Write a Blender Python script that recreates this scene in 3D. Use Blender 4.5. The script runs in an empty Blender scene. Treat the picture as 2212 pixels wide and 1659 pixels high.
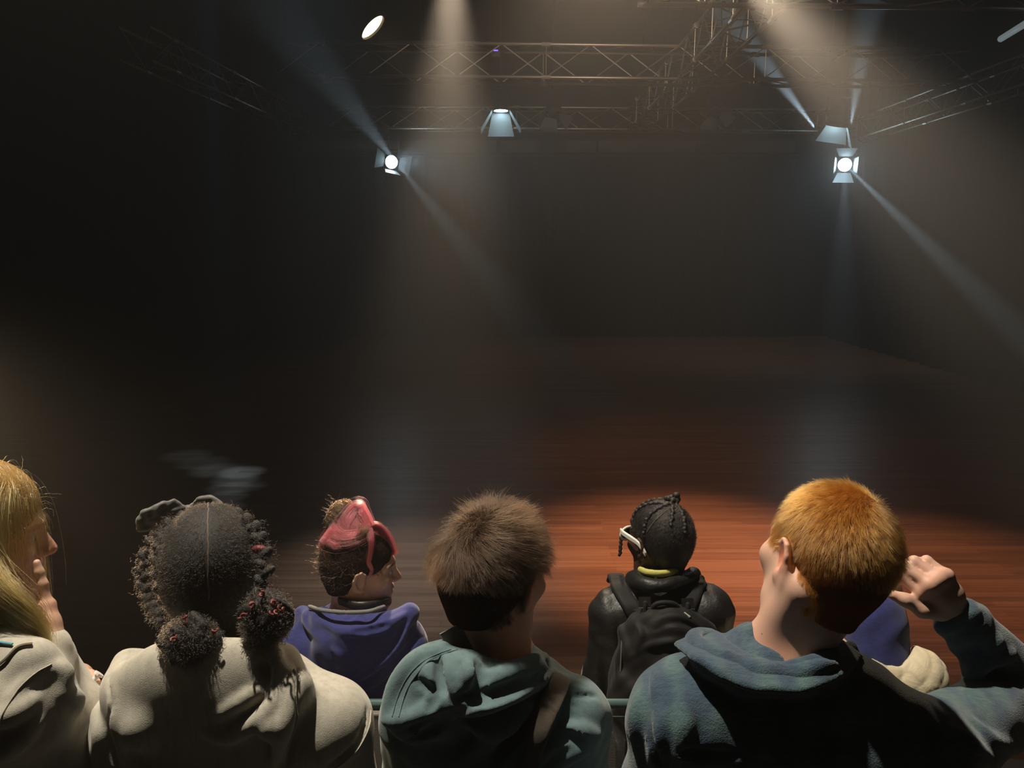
import bpy, bmesh, math, random
import numpy as np
from mathutils import Vector, Matrix

random.seed(7)
RNG = np.random.default_rng(7)
SC = bpy.context.scene
COL = SC.collection

# ------------------------------------------------------------------ camera
PITCH = math.radians(10.0)
CAM_Z = 2.2
FPX = 1661.0                       # focal length in pixels of the 2212 px wide frame
cam_data = bpy.data.cameras.new('camera')
cam_data.sensor_fit = 'HORIZONTAL'
cam_data.sensor_width = 36.0
cam_data.lens = 36.0 * FPX / 2212.0
cam_data.clip_start = 0.05
cam_data.clip_end = 100.0
cam = bpy.data.objects.new('camera', cam_data)
COL.objects.link(cam)
cam.location = (0, 0, CAM_Z)
cam.rotation_euler = (math.pi / 2 - PITCH, 0, 0)
SC.camera = cam

CF = np.array([0, math.cos(PITCH), -math.sin(PITCH)])
CU = np.array([0, math.sin(PITCH), math.cos(PITCH)])
CR = np.array([1.0, 0, 0])
C0 = np.array([0, 0, CAM_Z])


def at(px, py, d):
    """world point seen at a photo pixel, d metres along the viewing axis"""
    return C0 + d * (CF + (px - 1106.0) / FPX * CR + (829.5 - py) / FPX * CU)


def at_z(px, py, z):
    """world point seen at a photo pixel on the horizontal plane z"""
    v = CF + (px - 1106.0) / FPX * CR + (829.5 - py) / FPX * CU
    return C0 + v * ((z - CAM_Z) / v[2])


# ------------------------------------------------------------------ world, colour management
w = bpy.data.worlds.new('world')
SC.world = w
w.use_nodes = True
w.node_tree.nodes['Background'].inputs[0].default_value = (0.010, 0.0095, 0.009, 1)
w.node_tree.nodes['Background'].inputs[1].default_value = 0.35
# thin theatre haze fills the whole hall
haze = w.node_tree.nodes.new('ShaderNodeVolumeScatter')
haze.inputs['Density'].default_value = 0.011
haze.inputs['Anisotropy'].default_value = 0.65
w.node_tree.links.new(haze.outputs[0], w.node_tree.nodes['World Output'].inputs['Volume'])
w.cycles.homogeneous_volume = True
SC.view_settings.view_transform = 'Standard'
SC.view_settings.look = 'None'
SC.view_settings.exposure = 0.0
SC.view_settings.gamma = 1.0
SC.view_settings.use_curve_mapping = False
SC.cycles.volume_bounces = 0
SC.cycles.max_bounces = 6
SC.cycles.diffuse_bounces = 2
SC.cycles.glossy_bounces = 2
SC.cycles.transmission_bounces = 4
SC.cycles.sample_clamp_indirect = 3.0
SC.cycles.use_light_tree = True


# ------------------------------------------------------------------ lights of the theatre and added fills
def spot(name, loc, target, watts, color, cone_deg, blend=0.3, radius=0.06):
    ld = bpy.data.lights.new(name, 'SPOT')
    ld.energy = watts
    ld.color = color
    ld.spot_size = math.radians(cone_deg)
    ld.spot_blend = blend
    ld.shadow_soft_size = radius
    o = bpy.data.objects.new(name, ld)
    COL.objects.link(o)
    o.location = Vector(loc)
    o.rotation_euler = (Vector(target) - Vector(loc)).to_track_quat('-Z', 'Y').to_euler()
    return o


WARM = (1.0, 0.80, 0.56)
HALO = (1.0, 0.77, 0.54)
COLD = (0.62, 0.84, 1.0)
# lamp over the seating that lights heads and shoulders from above
spot('seating_spot', (-1.35, 1.85, 6.6), (-0.02, 1.5, 1.3), 1850, (1.0, 0.90, 0.74), 34, 0.5, 0.06)
# warm and cool pools on the stage floor
spot('floor_spot_warm', (1.1, 4.6, 4.8), at_z(1490, 1200, 0), 1850, (1.0, 0.74, 0.50), 37, 1.0, 0.10)
spot('floor_spot_cool', (-1.2, 4.2, 4.8), at_z(890, 1240, 0), 1100, (0.42, 0.74, 1.0), 30, 1.0, 0.10)
spot('floor_spot_side', (3.4, 4.6, 4.8), at_z(2020, 1260, 0), 600, (1.0, 0.74, 0.5), 40, 1.0, 0.10)
# flood over the seats towards the stage, and an added fill that brightens the trusses
spot('stage_flood', (-0.4, -1.2, 5.0), (1.2, 8.2, 0), 450, (1.0, 0.78, 0.58), 38, 0.7, 0.15)
spot('rig_fill', (0.6, 3.0, 4.6), (1.8, 11.0, 5.0), 700, (1.0, 0.80, 0.62), 56, 0.8, 0.15)  # added fill, no such lamp on the rig
# lamps on the rig, out of frame, that face the seats and show as beams in the haze, plus two added fills
spot('beam_spot_centre', at(975, -60, 7.0), (-0.16, 1.5, 1.0), 4300, HALO, 8.5, 0.85, 0.12)
spot('beam_spot_right', at(1600, -80, 7.0), (2.35, 1.8, 0.9), 7500, HALO, 15, 0.9, 0.12)
spot('haze_fill', at(1290, -260, 6.6), (0.60, 1.5, 0.4), 760, (1.0, 0.74, 0.50), 38, 0.7, 0.12)  # added wide fill so the lower haze glows
spot('beam_spot_left', at(-330, 640, 6.2), (-1.35, 1.6, 1.3), 1300, (1.0, 0.72, 0.45), 16, 1.0, 0.12)
spot('edge_haze_fill', at(2440, -60, 6.2), (2.0, 1.8, 1.3), 2600, (1.0, 0.70, 0.42), 14, 1.0, 0.12)  # added fill for the brown haze at the right edge


# ------------------------------------------------------------------ materials
def mat(name, color=(0.5, 0.5, 0.5), rough=0.6, metal=0.0, emit=None, strength=0.0, spec=0.5, sheen=0.0):
    m = bpy.data.materials.new(name)
    m.use_nodes = True
    b = m.node_tree.nodes['Principled BSDF']
    b.inputs['Base Color'].default_value = (*color, 1)
    b.inputs['Roughness'].default_value = rough
    b.inputs['Metallic'].default_value = metal
    b.inputs['Specular IOR Level'].default_value = spec
    b.inputs['Sheen Weight'].default_value = sheen
    if emit:
        b.inputs['Emission Color'].default_value = (*emit, 1)
        b.inputs['Emission Strength'].default_value = strength
    return m


class NT:
    """short-hand for building node trees"""

    def __init__(self, m):
        self.t = m.node_tree
        self.b = self.t.nodes['Principled BSDF']

    def n(self, kind, **kw):
        o = self.t.nodes.new(kind)
        for k, v in kw.items():
            if k.startswith('i_'):
                o.inputs[k[2:].replace('_', ' ')].default_value = v
            else:
                setattr(o, k, v)
        return o

    def l(self, a, b):
        self.t.links.new(a, b)

    def coord(self, scale=(1, 1, 1), rot=(0, 0, 0)):
        c = self.n('ShaderNodeTexCoord')
        m = self.n('ShaderNodeMapping')
        m.inputs['Scale'].default_value = scale
        m.inputs['Rotation'].default_value = rot
        self.l(c.outputs['Object'], m.inputs['Vector'])
        return m.outputs['Vector']

    def noise(self, vec, scale, detail=4.0, rough=0.55, dist=0.0):
        o = self.n('ShaderNodeTexNoise')
        o.inputs['Scale'].default_value = scale
        o.inputs['Detail'].default_value = detail
        o.inputs['Roughness'].default_value = rough
        o.inputs['Distortion'].default_value = dist
        self.l(vec, o.inputs['Vector'])
        return o.outputs['Fac']

    def ramp(self, fac, stops):
        o = self.n('ShaderNodeValToRGB')
        e = o.color_ramp.elements
        while len(e) < len(stops):
            e.new(0.5)
        for k, (p, c) in enumerate(stops):
            e[k].position = p
            e[k].color = (*c, 1) if len(c) == 3 else c
        self.l(fac, o.inputs['Fac'])
        return o.outputs['Color']

    def bump(self, h, strength=0.3, dist=0.01):
        o = self.n('ShaderNodeBump')
        o.inputs['Strength'].default_value = strength
        o.inputs['Distance'].default_value = dist
        self.l(h, o.inputs['Height'])
        self.l(o.outputs['Normal'], self.b.inputs['Normal'])

    def math(self, op, a, b=None):
        o = self.n('ShaderNodeMath', operation=op)
        for k, v in ((0, a), (1, b)):
            if v is None:
                continue
            if isinstance(v, (int, float)):
                o.inputs[k].default_value = v
            else:
                self.l(v, o.inputs[k])
        return o.outputs[0]

    def mix(self, fac, a, b, blend='MIX'):
        o = self.n('ShaderNodeMix', data_type='RGBA', blend_type=blend)
        for k, v in ((0, fac), (6, a), (7, b)):
            if isinstance(v, (int, float)):
                o.inputs[k].default_value = v
            elif isinstance(v, tuple):
                o.inputs[k].default_value = (*v, 1)
            else:
                self.l(v, o.inputs[k])
        return o.outputs[2]


# ------------------------------------------------------------------ object helpers
def link(name, me, m=None, parent=None, loc=None):
    o = bpy.data.objects.new(name, me)
    COL.objects.link(o)
    if m is not None:
        me.materials.append(m)
    if parent is not None:
        o.parent = parent
    if loc is not None:
        o.location = loc
    return o


def thing(name, label, cat, loc, group=None):
    o = bpy.data.objects.new(name, None)
    COL.objects.link(o)
    o.location = Vector(loc)
    o.empty_display_size = 0.1
    tag(o, label, cat, group)
    return o


def tag(o, label, cat, group=None, kind=None):
    o['label'] = label
    o['category'] = cat
    if group:
        o['group'] = group
    if kind:
        o['kind'] = kind
    return o


def struct(o):
    o['kind'] = 'structure'
    return o


class MB:
    """collects simple solids in one bmesh"""

    def __init__(self, origin=(0, 0, 0)):
        self.bm = bmesh.new()
        self.o = Vector(origin)

    def box(self, lo, hi, M=None):
        lo, hi = Vector(lo), Vector(hi)
        vs = [self.bm.verts.new((x, y, z)) for x in (lo.x, hi.x) for y in (lo.y, hi.y) for z in (lo.z, hi.z)]
        for f in ((0, 1, 3, 2), (4, 6, 7, 5), (0, 4, 5, 1), (2, 3, 7, 6), (0, 2, 6, 4), (1, 5, 7, 3)):
            self.bm.faces.new([vs[k] for k in f])
        for v in vs:
            if M is not None:
                v.co = M @ v.co
            v.co -= self.o
        return self

    def tube(self, pts, r, seg=10, cap=True, closed=False):
        pts = [Vector(p) for p in pts]
        rs = r if isinstance(r, (list, tuple)) else [r] * len(pts)
        n = len(pts)
        rings = []
        prev = None
        for k, p in enumerate(pts):
            if closed:
                t = (pts[(k + 1) % n] - pts[k - 1]).normalized()
            else:
                t = (pts[min(k + 1, n - 1)] - pts[max(k - 1, 0)]).normalized()
            if prev is None:
                a = t.orthogonal().normalized()
            else:
                a = (prev - t * prev.dot(t)).normalized()
            prev = a
            b = t.cross(a)
            rings.append([self.bm.verts.new(p - self.o + rs[k] * (math.cos(q) * a + math.sin(q) * b))
                          for q in [2 * math.pi * s / seg for s in range(seg)]])
        for k in range(n if closed else n - 1):
            A, B = rings[k], rings[(k + 1) % n]
            for s in range(seg):
                self.bm.faces.new((A[s], A[(s + 1) % seg], B[(s + 1) % seg], B[s]))
        if cap and not closed:
            self.bm.faces.new(list(reversed(rings[0])))
            self.bm.faces.new(rings[-1])
        return self

    def lathe(self, profile, M, seg=24):
        """profile of (radius, height) turned round local z, placed by matrix M"""
        rings = []
        for r, h in profile:
            rings.append([self.bm.verts.new(M @ Vector((r * math.cos(q), r * math.sin(q), h)) - self.o)
                          for q in [2 * math.pi * s / seg for s in range(seg)]])
        for A, B in zip(rings, rings[1:]):
            for s in range(seg):
                self.bm.faces.new((A[s], A[(s + 1) % seg], B[(s + 1) % seg], B[s]))
        self.bm.faces.new(list(reversed(rings[0])))
        self.bm.faces.new(rings[-1])
        return self

    def poly(self, pts, thick, M=None):
        """flat plate from a 2-D outline in local xy, given a thickness along z"""
        A, B = [], []
        for (x, y) in pts:
            for L, z in ((A, -thick / 2), (B, thick / 2)):
                v = Vector((x, y, z))
                L.append(self.bm.verts.new((M @ v if M is not None else v) - self.o))
        self.bm.faces.new(list(reversed(A)))
        self.bm.faces.new(B)
        n = len(pts)
        for k in range(n):
            self.bm.faces.new((A[k], A[(k + 1) % n], B[(k + 1) % n], B[k]))
        return self

    def build(self, name, m, parent=None, smooth=False, bevel=0.0):
        bmesh.ops.recalc_face_normals(self.bm, faces=self.bm.faces)
        me = bpy.data.meshes.new(name)
        if bevel:
            bmesh.ops.bevel(self.bm, geom=list(self.bm.edges), offset=bevel, segments=2, affect='EDGES', profile=0.7)
        self.bm.to_mesh(me)
        self.bm.free()
        if smooth:
            for p in me.polygons:
                p.use_smooth = True
        return link(name, me, m, parent, None if parent is not None else self.o)


# ------------------------------------------------------------------ the room
def floor_material():
    m = mat('stage_floor_wood', rough=0.38, spec=0.45)
    q = NT(m)
    br = q.n('ShaderNodeTexBrick')
    br.offset = 0.37
    br.offset_frequency = 2
    for k, v in (('Scale', 1.0), ('Brick Width', 1.15), ('Row Height', 0.066), ('Mortar Size', 0.0016),
                 ('Mortar Smooth', 0.2), ('Bias', 0.0)):
        br.inputs[k].default_value = v
    br.inputs['Color1'].default_value = (0, 0, 0, 1)
    br.inputs['Color2'].default_value = (1, 1, 1, 1)
    br.inputs['Mortar'].default_value = (0.5, 0.5, 0.5, 1)
    q.l(q.coord(), br.inputs['Vector'])
    g = q.noise(q.coord((1.1, 75, 1)), 1.0, 5.0, 0.6, 0.3)
    g2 = q.noise(q.coord((0.5, 11.5, 1)), 1.0, 3.0, 0.5)
    tone = q.math('ADD', q.math('MULTIPLY', br.outputs['Color'], 0.22),
                  q.math('ADD', q.math('MULTIPLY', g, 0.62), q.math('MULTIPLY', g2, 0.42)))
    col = q.ramp(tone, [(0.30, (0.100, 0.032, 0.015)), (0.60, (0.19, 0.064, 0.029)), (0.95, (0.30, 0.115, 0.055))])
    col = q.mix(q.math('MULTIPLY', br.outputs['Fac'], 0.45), col, (0.035, 0.012, 0.006))
    q.l(col, q.b.inputs['Base Color'])
    q.l(q.ramp(g, [(0.3, (0.30,) * 3), (0.7, (0.46,) * 3)]), q.b.inputs['Roughness'])
    return m


M_BLACKWALL = mat('black_paint', (0.006, 0.006, 0.006), 0.9, spec=0.1)
M_DRAPE = mat('black_velour', (0.0035, 0.0035, 0.0038), 1.0, spec=0.05)
M_BEIGE = mat('faded_board', (0.16, 0.13, 0.09), 0.8)
M_TIER = mat('tier_vinyl', (0.022, 0.020, 0.019), 0.7)
M_STEEL = mat('aluminium_tube', (0.50, 0.44, 0.38), 0.42, 0.85)
M_DARKSTEEL = mat('black_steel', (0.018, 0.018, 0.020), 0.5, 0.3)
M_LAMPBODY = mat('black_lamp_housing', (0.014, 0.014, 0.016), 0.55, 0.2)
M_LENSCOLD = mat('cold_lens', (0.9, 0.95, 1), 0.2, emit=(0.62, 0.90, 1.0), strength=38)
M_LENSWARM = mat('warm_lens', (1, 0.9, 0.7), 0.2, emit=(1.0, 0.72, 0.36), strength=4.5)
M_DOOR = mat('barn_door_metal', (0.20, 0.22, 0.23), 0.45, 0.1)

Y_BACK = 19.6
fl = MB().box((-10, 2.75, -0.2), (10, Y_BACK + 0.4, 0)).build('floor', floor_material())
struct(fl)
cl = MB().box((-10, -3, 7.0), (10, Y_BACK + 0.4, 7.2)).build('ceiling', M_BLACKWALL)
struct(cl)
struct(MB().box((-10, Y_BACK, -0.2), (10, Y_BACK + 0.2, 7.0)).build('wall_back', M_BLACKWALL))
struct(MB().box((-10.2, -3, -0.2), (-10, Y_BACK + 0.4, 7.0)).build('wall_left', M_BLACKWALL))
struct(MB().box((10, -3, -0.2), (10.2, Y_BACK + 0.4, 7.0)).build('wall_right', M_BLACKWALL))
struct(MB().box((-10, -3.2, -0.2), (10, -3, 7.0)).build('wall_front', M_BLACKWALL))
# seating tiers, three steps down to the stage
struct(MB().box((-6, -3, -0.2), (6, 0.78, 0.70)).build('floor_tier_upper', M_TIER))
struct(MB().box((-6, 0.78, -0.2), (6, 1.82, 0.45)).build('floor_tier_middle', M_TIER))
struct(MB().box((-6, 1.82, -0.2), (6, 2.75, 0.20)).build('floor_tier_lower', M_TIER))


def drape(name, x0, x1, y, z0, z1, pleats, label, along='x', sag=0.0):
    """pleated curtain hanging between x0 and x1 (or y0..y1)"""
    bm = bmesh.new()
    nx, nz = pleats * 8, 14
    grid = []
    for i in range(nx + 1):
        u = i / nx
        row = []
        for j in range(nz + 1):
            v = j / nz
            ph = u * pleats * 2 * math.pi
            amp = 0.035 + 0.035 * (1 - v)
            d = amp * math.sin(ph + 0.6 * math.sin(3.1 * u + v)) + 0.02 * math.sin(ph * 0.37 + 2)
            z = z0 + (z1 - z0) * v
            if v > 0.99:
                z -= sag * (0.5 - 0.5 * math.cos(ph / 3.0))
            c = x0 + (x1 - x0) * u
            row.append(bm.verts.new((c, y + d, z) if along == 'x' else (y + d, c, z)))
        grid.append(row)
    for i in range(nx):
        for j in range(nz):
            bm.faces.new((grid[i][j], grid[i + 1][j], grid[i + 1][j + 1], grid[i][j + 1]))
    me = bpy.data.meshes.new(name)
    bm.to_mesh(me)
    bm.free()
    for p in me.polygons:
        p.use_smooth = True
    o = link(name, me, M_DRAPE)
    s = o.modifiers.new('thickness', 'SOLIDIFY')
    s.thickness = 0.006
    tag(o, label, 'curtain')
    return o


drape('backdrop_curtain', -5.35, 6.9, Y_BACK - 0.28, 0.01, 4.38, 46, 'wide black pleated curtain across the back of the stage', sag=0.07)
drape('side_curtain', 8.0, 19.0, -6.3, 0.01, 6.4, 26, 'tall black curtain masking the left side of the stage', 'y')
drape('side_curtain', 8.0, 19.0, 7.9, 0.01, 6.4, 26, 'tall black curtain masking the right side of the stage', 'y')
tag(MB().tube([(-5.5, Y_BACK - 0.28, 4.42), (7.0, Y_BACK - 0.28, 4.42)], 0.03).build('curtain_rail', M_DARKSTEEL),
    'black rail carrying the wide curtain at the back of the stage', 'rail')
for k in range(5):
    x = -5.2 + k * 2.44
    tag(MB().box((x, Y_BACK - 0.03, 4.52), (x + 2.38, Y_BACK - 0.001, 4.80)).build('wall_panel', M_BEIGE),
        ['first', 'second', 'third', 'fourth', 'fifth'][k] + ' from left of the faded beige boards above the back curtain',
        'panel', 'beige boards above the back curtain')


# ------------------------------------------------------------------ trusses
def truss(a, b, size, label, bay=0.62, group='lighting trusses'):
    """box truss from a to b (centre line): four chords with zig-zag lacing on all four faces"""
    a, b = Vector(a), Vector(b)
    t = thing('lighting_truss', label, 'truss', (a + b) / 2, group)
    d = (b - a).normalized()
    s = d.cross(Vector((0, 0, 1))).normalized() * size / 2
    u = Vector((0, 0, size / 2))
    o = (a + b) / 2
    cor = [s + u, -s + u, -s - u, s - u]
    for c in cor:
        MB(o).tube([a + c, b + c], 0.025, 10).build('chord', M_STEEL, t, smooth=True)
    L = (b - a).length
    n = max(2, int(round(L / bay)))
    for k in range(4):
        c0, c1 = cor[k], cor[(k + 1) % 4]
        m = MB(o)
        for i in range(n):
            p0 = a + d * (L * i / n) + (c0 if i % 2 == 0 else c1)
            p1 = a + d * (L * (i + 1) / n) + (c1 if i % 2 == 0 else c0)
            m.tube([p0, p1], 0.009, 6, cap=False)
        m.build('lacing', M_STEEL, t)
    for i in range(1, n, max(2, n // 3)):
        p = a + d * (L * i / n)
        m = MB(o)
        for k in range(4):
            m.tube([p + cor[k], p + cor[(k + 1) % 4]], 0.006, 6)
            m.tube([p + cor[k] - d * 0.06, p + cor[k] + d * 0.06], 0.034, 10)
        m.build('coupler', M_STEEL, t)
    for f in (0.2, 0.8):
        p = a + d * (L * f) + u
        MB(o).tube([p + s, (p.x, p.y, 6.999)], 0.006, 6).tube([p - s, (p.x, p.y, 6.999)], 0.006, 6).build('suspension_cable', M_DARKSTEEL, t)
    return t


truss((-3.15, 11.0, 4.69), (6.45, 11.45, 4.69), 0.42, 'nearer cross truss of aluminium tubes spanning above the stage')
truss((-3.6, 15.8, 4.72), (6.85, 16.2, 4.72), 0.40, 'farther cross truss of aluminium tubes near the back curtain')
truss((1.2, 7.6, 4.69), (6.3, 7.75, 4.69), 0.42, 'nearest cross truss at the top right edge of the picture')
truss((2.45, 7.95, 4.70), (2.47, 10.98, 4.70), 0.40, 'short truss running away between the two nearer cross trusses', bay=0.45)
truss((2.47, 11.54, 4.70), (2.5, 15.78, 4.70), 0.40, 'dark truss joining the two farther cross trusses right of centre', bay=0.45)
truss((-4.7, 10.2, 4.72), (-4.3, 17.0, 4.72), 0.40, 'truss running away above the left edge of the stage')
truss((7.2, 9.9, 4.62), (7.25, 17.0, 4.62), 0.40, 'truss running away above the right edge of the stage')


# ------------------------------------------------------------------ stage lamps
def frame(o, aim, roll=0.0):
    """matrix at o whose -z looks along aim"""
    z = -(Vector(aim)).normalized()
    M = z.to_track_quat('Z', 'Y').to_matrix().to_4x4()
    return Matrix.Translation(Vector(o)) @ M @ Matrix.Rotation(math.radians(roll), 4, 'Z')


def fresnel(name, label, pos, aim, r, lens, hang, doors=True, roll=0.0, door_len=1.0, open_deg=(38, 38, 38, 38), group='stage lamps', cat='stage lamp', skip_near=False, keep=None):
    """lamp housing with a front lens, yoke, clamp pole up to the rig and four barn doors"""
    t = thing(name, label, cat, pos, group)
    o = Vector(pos)
    M = frame(pos, aim, 0)
    if skip_near:                       # square the doors up to the hall's long axis
        q = M.to_3x3().inverted() @ Vector((pos[0], pos[1], 0)).normalized()
        roll -= math.degrees(math.atan2(q.x, q.y))
    M = frame(pos, aim, roll)
    MB(o).lathe([(r * 0.5, r * 2.6), (r * 0.95, r * 2.3), (r * 1.05, r * 0.5), (r * 1.25, r * 0.35), (r * 1.25, 0.0), (r * 1.02, 0.0), (r * 1.02, r * 0.25), (r * 0.6, r * 0.4)], M, 28).build('housing', M_LAMPBODY, t, smooth=False)
    MB(o).lathe([(r * 0.2, r * 0.02), (r * 0.7, r * 0.06), (r * 1.0, r * 0.16), (r * 1.0, r * 0.24), (r * 0.2, r * 0.24)], M, 28).build('lens', lens, t, smooth=True)
    if doors:
        near = min(range(4), key=lambda k: (M @ Matrix.Rotation(k * math.pi / 2, 4, 'Z') @ Vector((0, r, 0))).xy.dot(Vector((pos[0], pos[1]))))
        for k in range(4):
            if (skip_near and k == near) or (keep and k not in keep):
                continue
            A = M @ Matrix.Rotation(k * math.pi / 2, 4, 'Z') @ Matrix.Translation((0, r * 1.22, 0)) @ Matrix.Rotation(math.radians(open_deg[k] - 90), 4, 'X')
            L = r * 1.9 * door_len
            w0, w1 = r * (1.25 if skip_near else 0.95), r * (1.9 if skip_near else 1.55 if k % 2 == 0 else 1.25)
            MB(o).poly([(-w0, 0), (w0, 0), (w1, L), (-w1, L)], 0.004, A).build('barn_door', M_DOOR, t)
    up = Vector((0, 0, 1))
    side = (M.to_3x3() @ Vector((1, 0, 0)))
    side = Vector((side.x, side.y, 0)).normalized() if abs(side.z) < 0.95 else Vector((1, 0, 0))
    c = M @ Vector((0, 0, r * 1.2))
    y = MB(o)
    y.tube([c + side * r * 1.15, c + side * r * 1.35, c + side * r * 1.35 + up * r * 1.9, c - side * r * 1.35 + up * r * 1.9, c - side * r * 1.35, c - side * r * 1.15], r * 0.11, 8)
    y.build('yoke', M_DARKSTEEL, t)
    top = c + up * r * 1.9
    if hang is not None:
        MB(o).tube([top, (top.x, top.y, hang)], 0.02, 10).build('hanging_pole', M_DARKSTEEL, t)
        MB(o).box((top.x - 0.05, top.y - 0.24, hang - 0.03), (top.x + 0.05, top.y + 0.24, hang + 0.03)).build('clamp', M_DARKSTEEL, t, bevel=0.01)
    return t


M_LENSDIM = mat('dark_lens_glass', (0.03, 0.03, 0.03), 0.15)
CAMP = Vector((0, 0, CAM_Z))
TRUSS_Z = 4.485
# warm lamp at the upper left, tilted down towards the stage
pw = at(806, 60, 8.0)
aimw = Vector((CF * 0.04 + CR * 0.62 - CU * 0.66).tolist())
fresnel('flood_lamp', 'glowing warm lamp tilted down at the upper left of the rig', pw, aimw, 0.150, M_LENSWARM, 6.98, doors=False)
spot('flood_lamp_light', tuple(Vector(pw) + aimw.normalized() * 0.06), tuple(Vector(pw) + aimw), 120, (1.0, 0.72, 0.40), 60, 1.0, 0.10)
# cold lamps with barn doors near the back of the rig
pl = at(846, 350, 15.3)
al = (CAMP - Vector(pl)).normalized() + Vector((0.35, 0, 0.02))
fresnel('barn_door_lamp', 'cold white lamp with one lit barn door, left of the stage centre', pl, al, 0.125, M_LENSCOLD, TRUSS_Z, roll=100, open_deg=(60, 20, 62, 15), keep=(0, 1, 2))
pr = at(1825, 356, 15.62)
ar = (CAMP - Vector(pr)).normalized() + Vector((0.04, 0, -0.02))
fresnel('barn_door_lamp', 'brightest cold white lamp, the lower of the pair at the right', pr, ar, 0.130, M_LENSCOLD, TRUSS_Z, roll=2, open_deg=(48, 20, 58, 12), door_len=0.9)
pu = at(1806, 272, 14.7)
au = Vector((-0.10, 0.30, -1.0))
fresnel('barn_door_lamp', 'down-tilted lamp with a lit barn door, the upper of the pair at the right', pu, au, 0.165, M_LENSCOLD, 6.95, roll=8, open_deg=(24, 24, 24, 24), door_len=1.25, skip_near=True)
pc = at(1082, 240, 14.7)
ac = Vector((0.0, -0.05, -1.0))
fresnel('barn_door_lamp', 'down-facing lamp with a thin bright lens edge above the centre of the stage', pc, ac, 0.135, M_LENSCOLD, 6.95, roll=0, open_deg=(18, 30, 18, 30), door_len=1.7, skip_near=True)
for px, py, lab in ((1196, 244, 'unlit lamp on the farther truss left of the dark joining truss'), (1546, 242, 'unlit lamp on the farther truss right of the dark joining truss')):
    fresnel('barn_door_lamp', lab, at(px, py, 14.7), Vector((0.1, -0.5, -1)), 0.13, M_LENSDIM, 6.95, roll=10)
# small control box with a violet light on the nearer truss
bx = thing('control_box', 'small black box with a violet light on the nearer truss', 'control box', at(1071, 109, 10.55))
MB(bx.location).box(Vector(bx.location) + Vector((-0.06, 0.0, -0.08)), Vector(bx.location) + Vector((0.06, 0.12, 0.05))).build('box_body', M_LAMPBODY, bx, bevel=0.006)
MB(bx.location).box(Vector(bx.location) + Vector((-0.03, -0.008, -0.008)), Vector(bx.location) + Vector((0.03, 0.002, 0.008))).build('status_light', mat('violet_led', (0.2, 0.1, 0.9), 0.3, emit=(0.25, 0.12, 1.0), strength=1.6), bx)
# pale batten at the top right corner
ba, bb = at(2162, 84, 8.6), at(2262, 22, 7.2)
bt = thing('light_batten', 'pale strip light at the top right corner of the rig', 'strip light', (ba + bb) / 2)
MB(bt.location).tube([tuple(ba), tuple(bb)], 0.035, 12).build('diffuser_tube', mat('milky_tube', (0.6, 0.65, 0.65), 0.4, emit=(0.75, 0.9, 0.95), strength=0.16), bt, smooth=True)
for q in (ba, bb):
    MB(bt.location).tube([tuple(q), (q[0], q[1], 6.999)], 0.008, 6).build('suspension_cable', M_DARKSTEEL, bt)


# light from those lamps: soft forward glow, and thin leaks past the barn doors
def leak(name, src, px, py, dd, watts, deg):
    spot(name, tuple(src), at(px, py, dd), watts, COLD, deg, 0.9, 0.02)


spot('cold_glow_left', tuple(Vector(pl) + al.normalized() * 0.10), tuple(Vector(pl) + al), 280, COLD, 30, 1.0, 0.08)
spot('cold_glow_right', tuple(Vector(pr) + ar.normalized() * 0.10), tuple(Vector(pr) + ar), 160, COLD, 26, 1.0, 0.08)
spot('cold_glow_upper', tuple(Vector(pu) + au.normalized() * 0.08), tuple(Vector(pu) + au), 60, COLD, 110, 0.6, 0.08)
spot('cold_glow_centre', tuple(Vector(pc) + ac.normalized() * 0.08), tuple(Vector(pc) + ac), 12, COLD, 120, 0.6, 0.08)
rs = Vector(pr) + ar.normalized() * 0.30
leak('leak_down_right', rs, 2090, 612, 11.5, 11000, 5.0)
spot('leak_down', tuple(rs), at_z(1800, 1140, 0), 1000, COLD, 4.5, 0.9, 0.02)
us = Vector(pu) + au.normalized() * 0.1
leak('leak_up_left', us + Vector((-0.42, -0.1, 0.05)), 1640, 120, 11.5, 11000, 5.0)
leak('leak_up', us + Vector((0.26, -0.1, 0.10)), 1862, 120, 11.5, 2600, 6.0)
ls = Vector(pl) + al.normalized() * 0.25
leak('leak_left_lamp', ls, 1010, 540, 11.0, 1500, 5.0)
leak('leak_left_up', ls, 760, 230, 11.0, 1200, 6.0)
# unseen spots added to imitate a cyan lens ghost on the left floor
CYAN = (0.16, 0.50, 1.0)
for gx, gy, gw, gd in ((522, 1020, 1500, 3.0), (508, 1036, 900, 3.0), (496, 1054, 700, 2.8), (488, 1074, 600, 2.6), (484, 1096, 500, 2.4),
                       (470, 1016, 700, 3.6), (438, 1000, 500, 3.6), (404, 984, 420, 3.4), (530, 1050, 420, 2.6)):
    spot('lens_ghost_spot', (-2.4, 6.6, 6.4), at_z(gx, gy, 0), gw * 1.5, CYAN, gd * 1.6, 1.0, 0.01)


# ------------------------------------------------------------------ sculpting with distance fields
def V3(*a):
    return np.array(a, dtype=np.float64)


def axis(segs):
    """grid coordinates from (lo, hi, step) runs that follow one another"""
    out = []
    for lo, hi, h in segs:
        n = max(1, int(round((hi - lo) / h)))
        out.append(np.linspace(lo, hi, n, endpoint=False))
    out.append(np.array([segs[-1][1]]))
    return np.concatenate(out).astype(np.float32)


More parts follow.
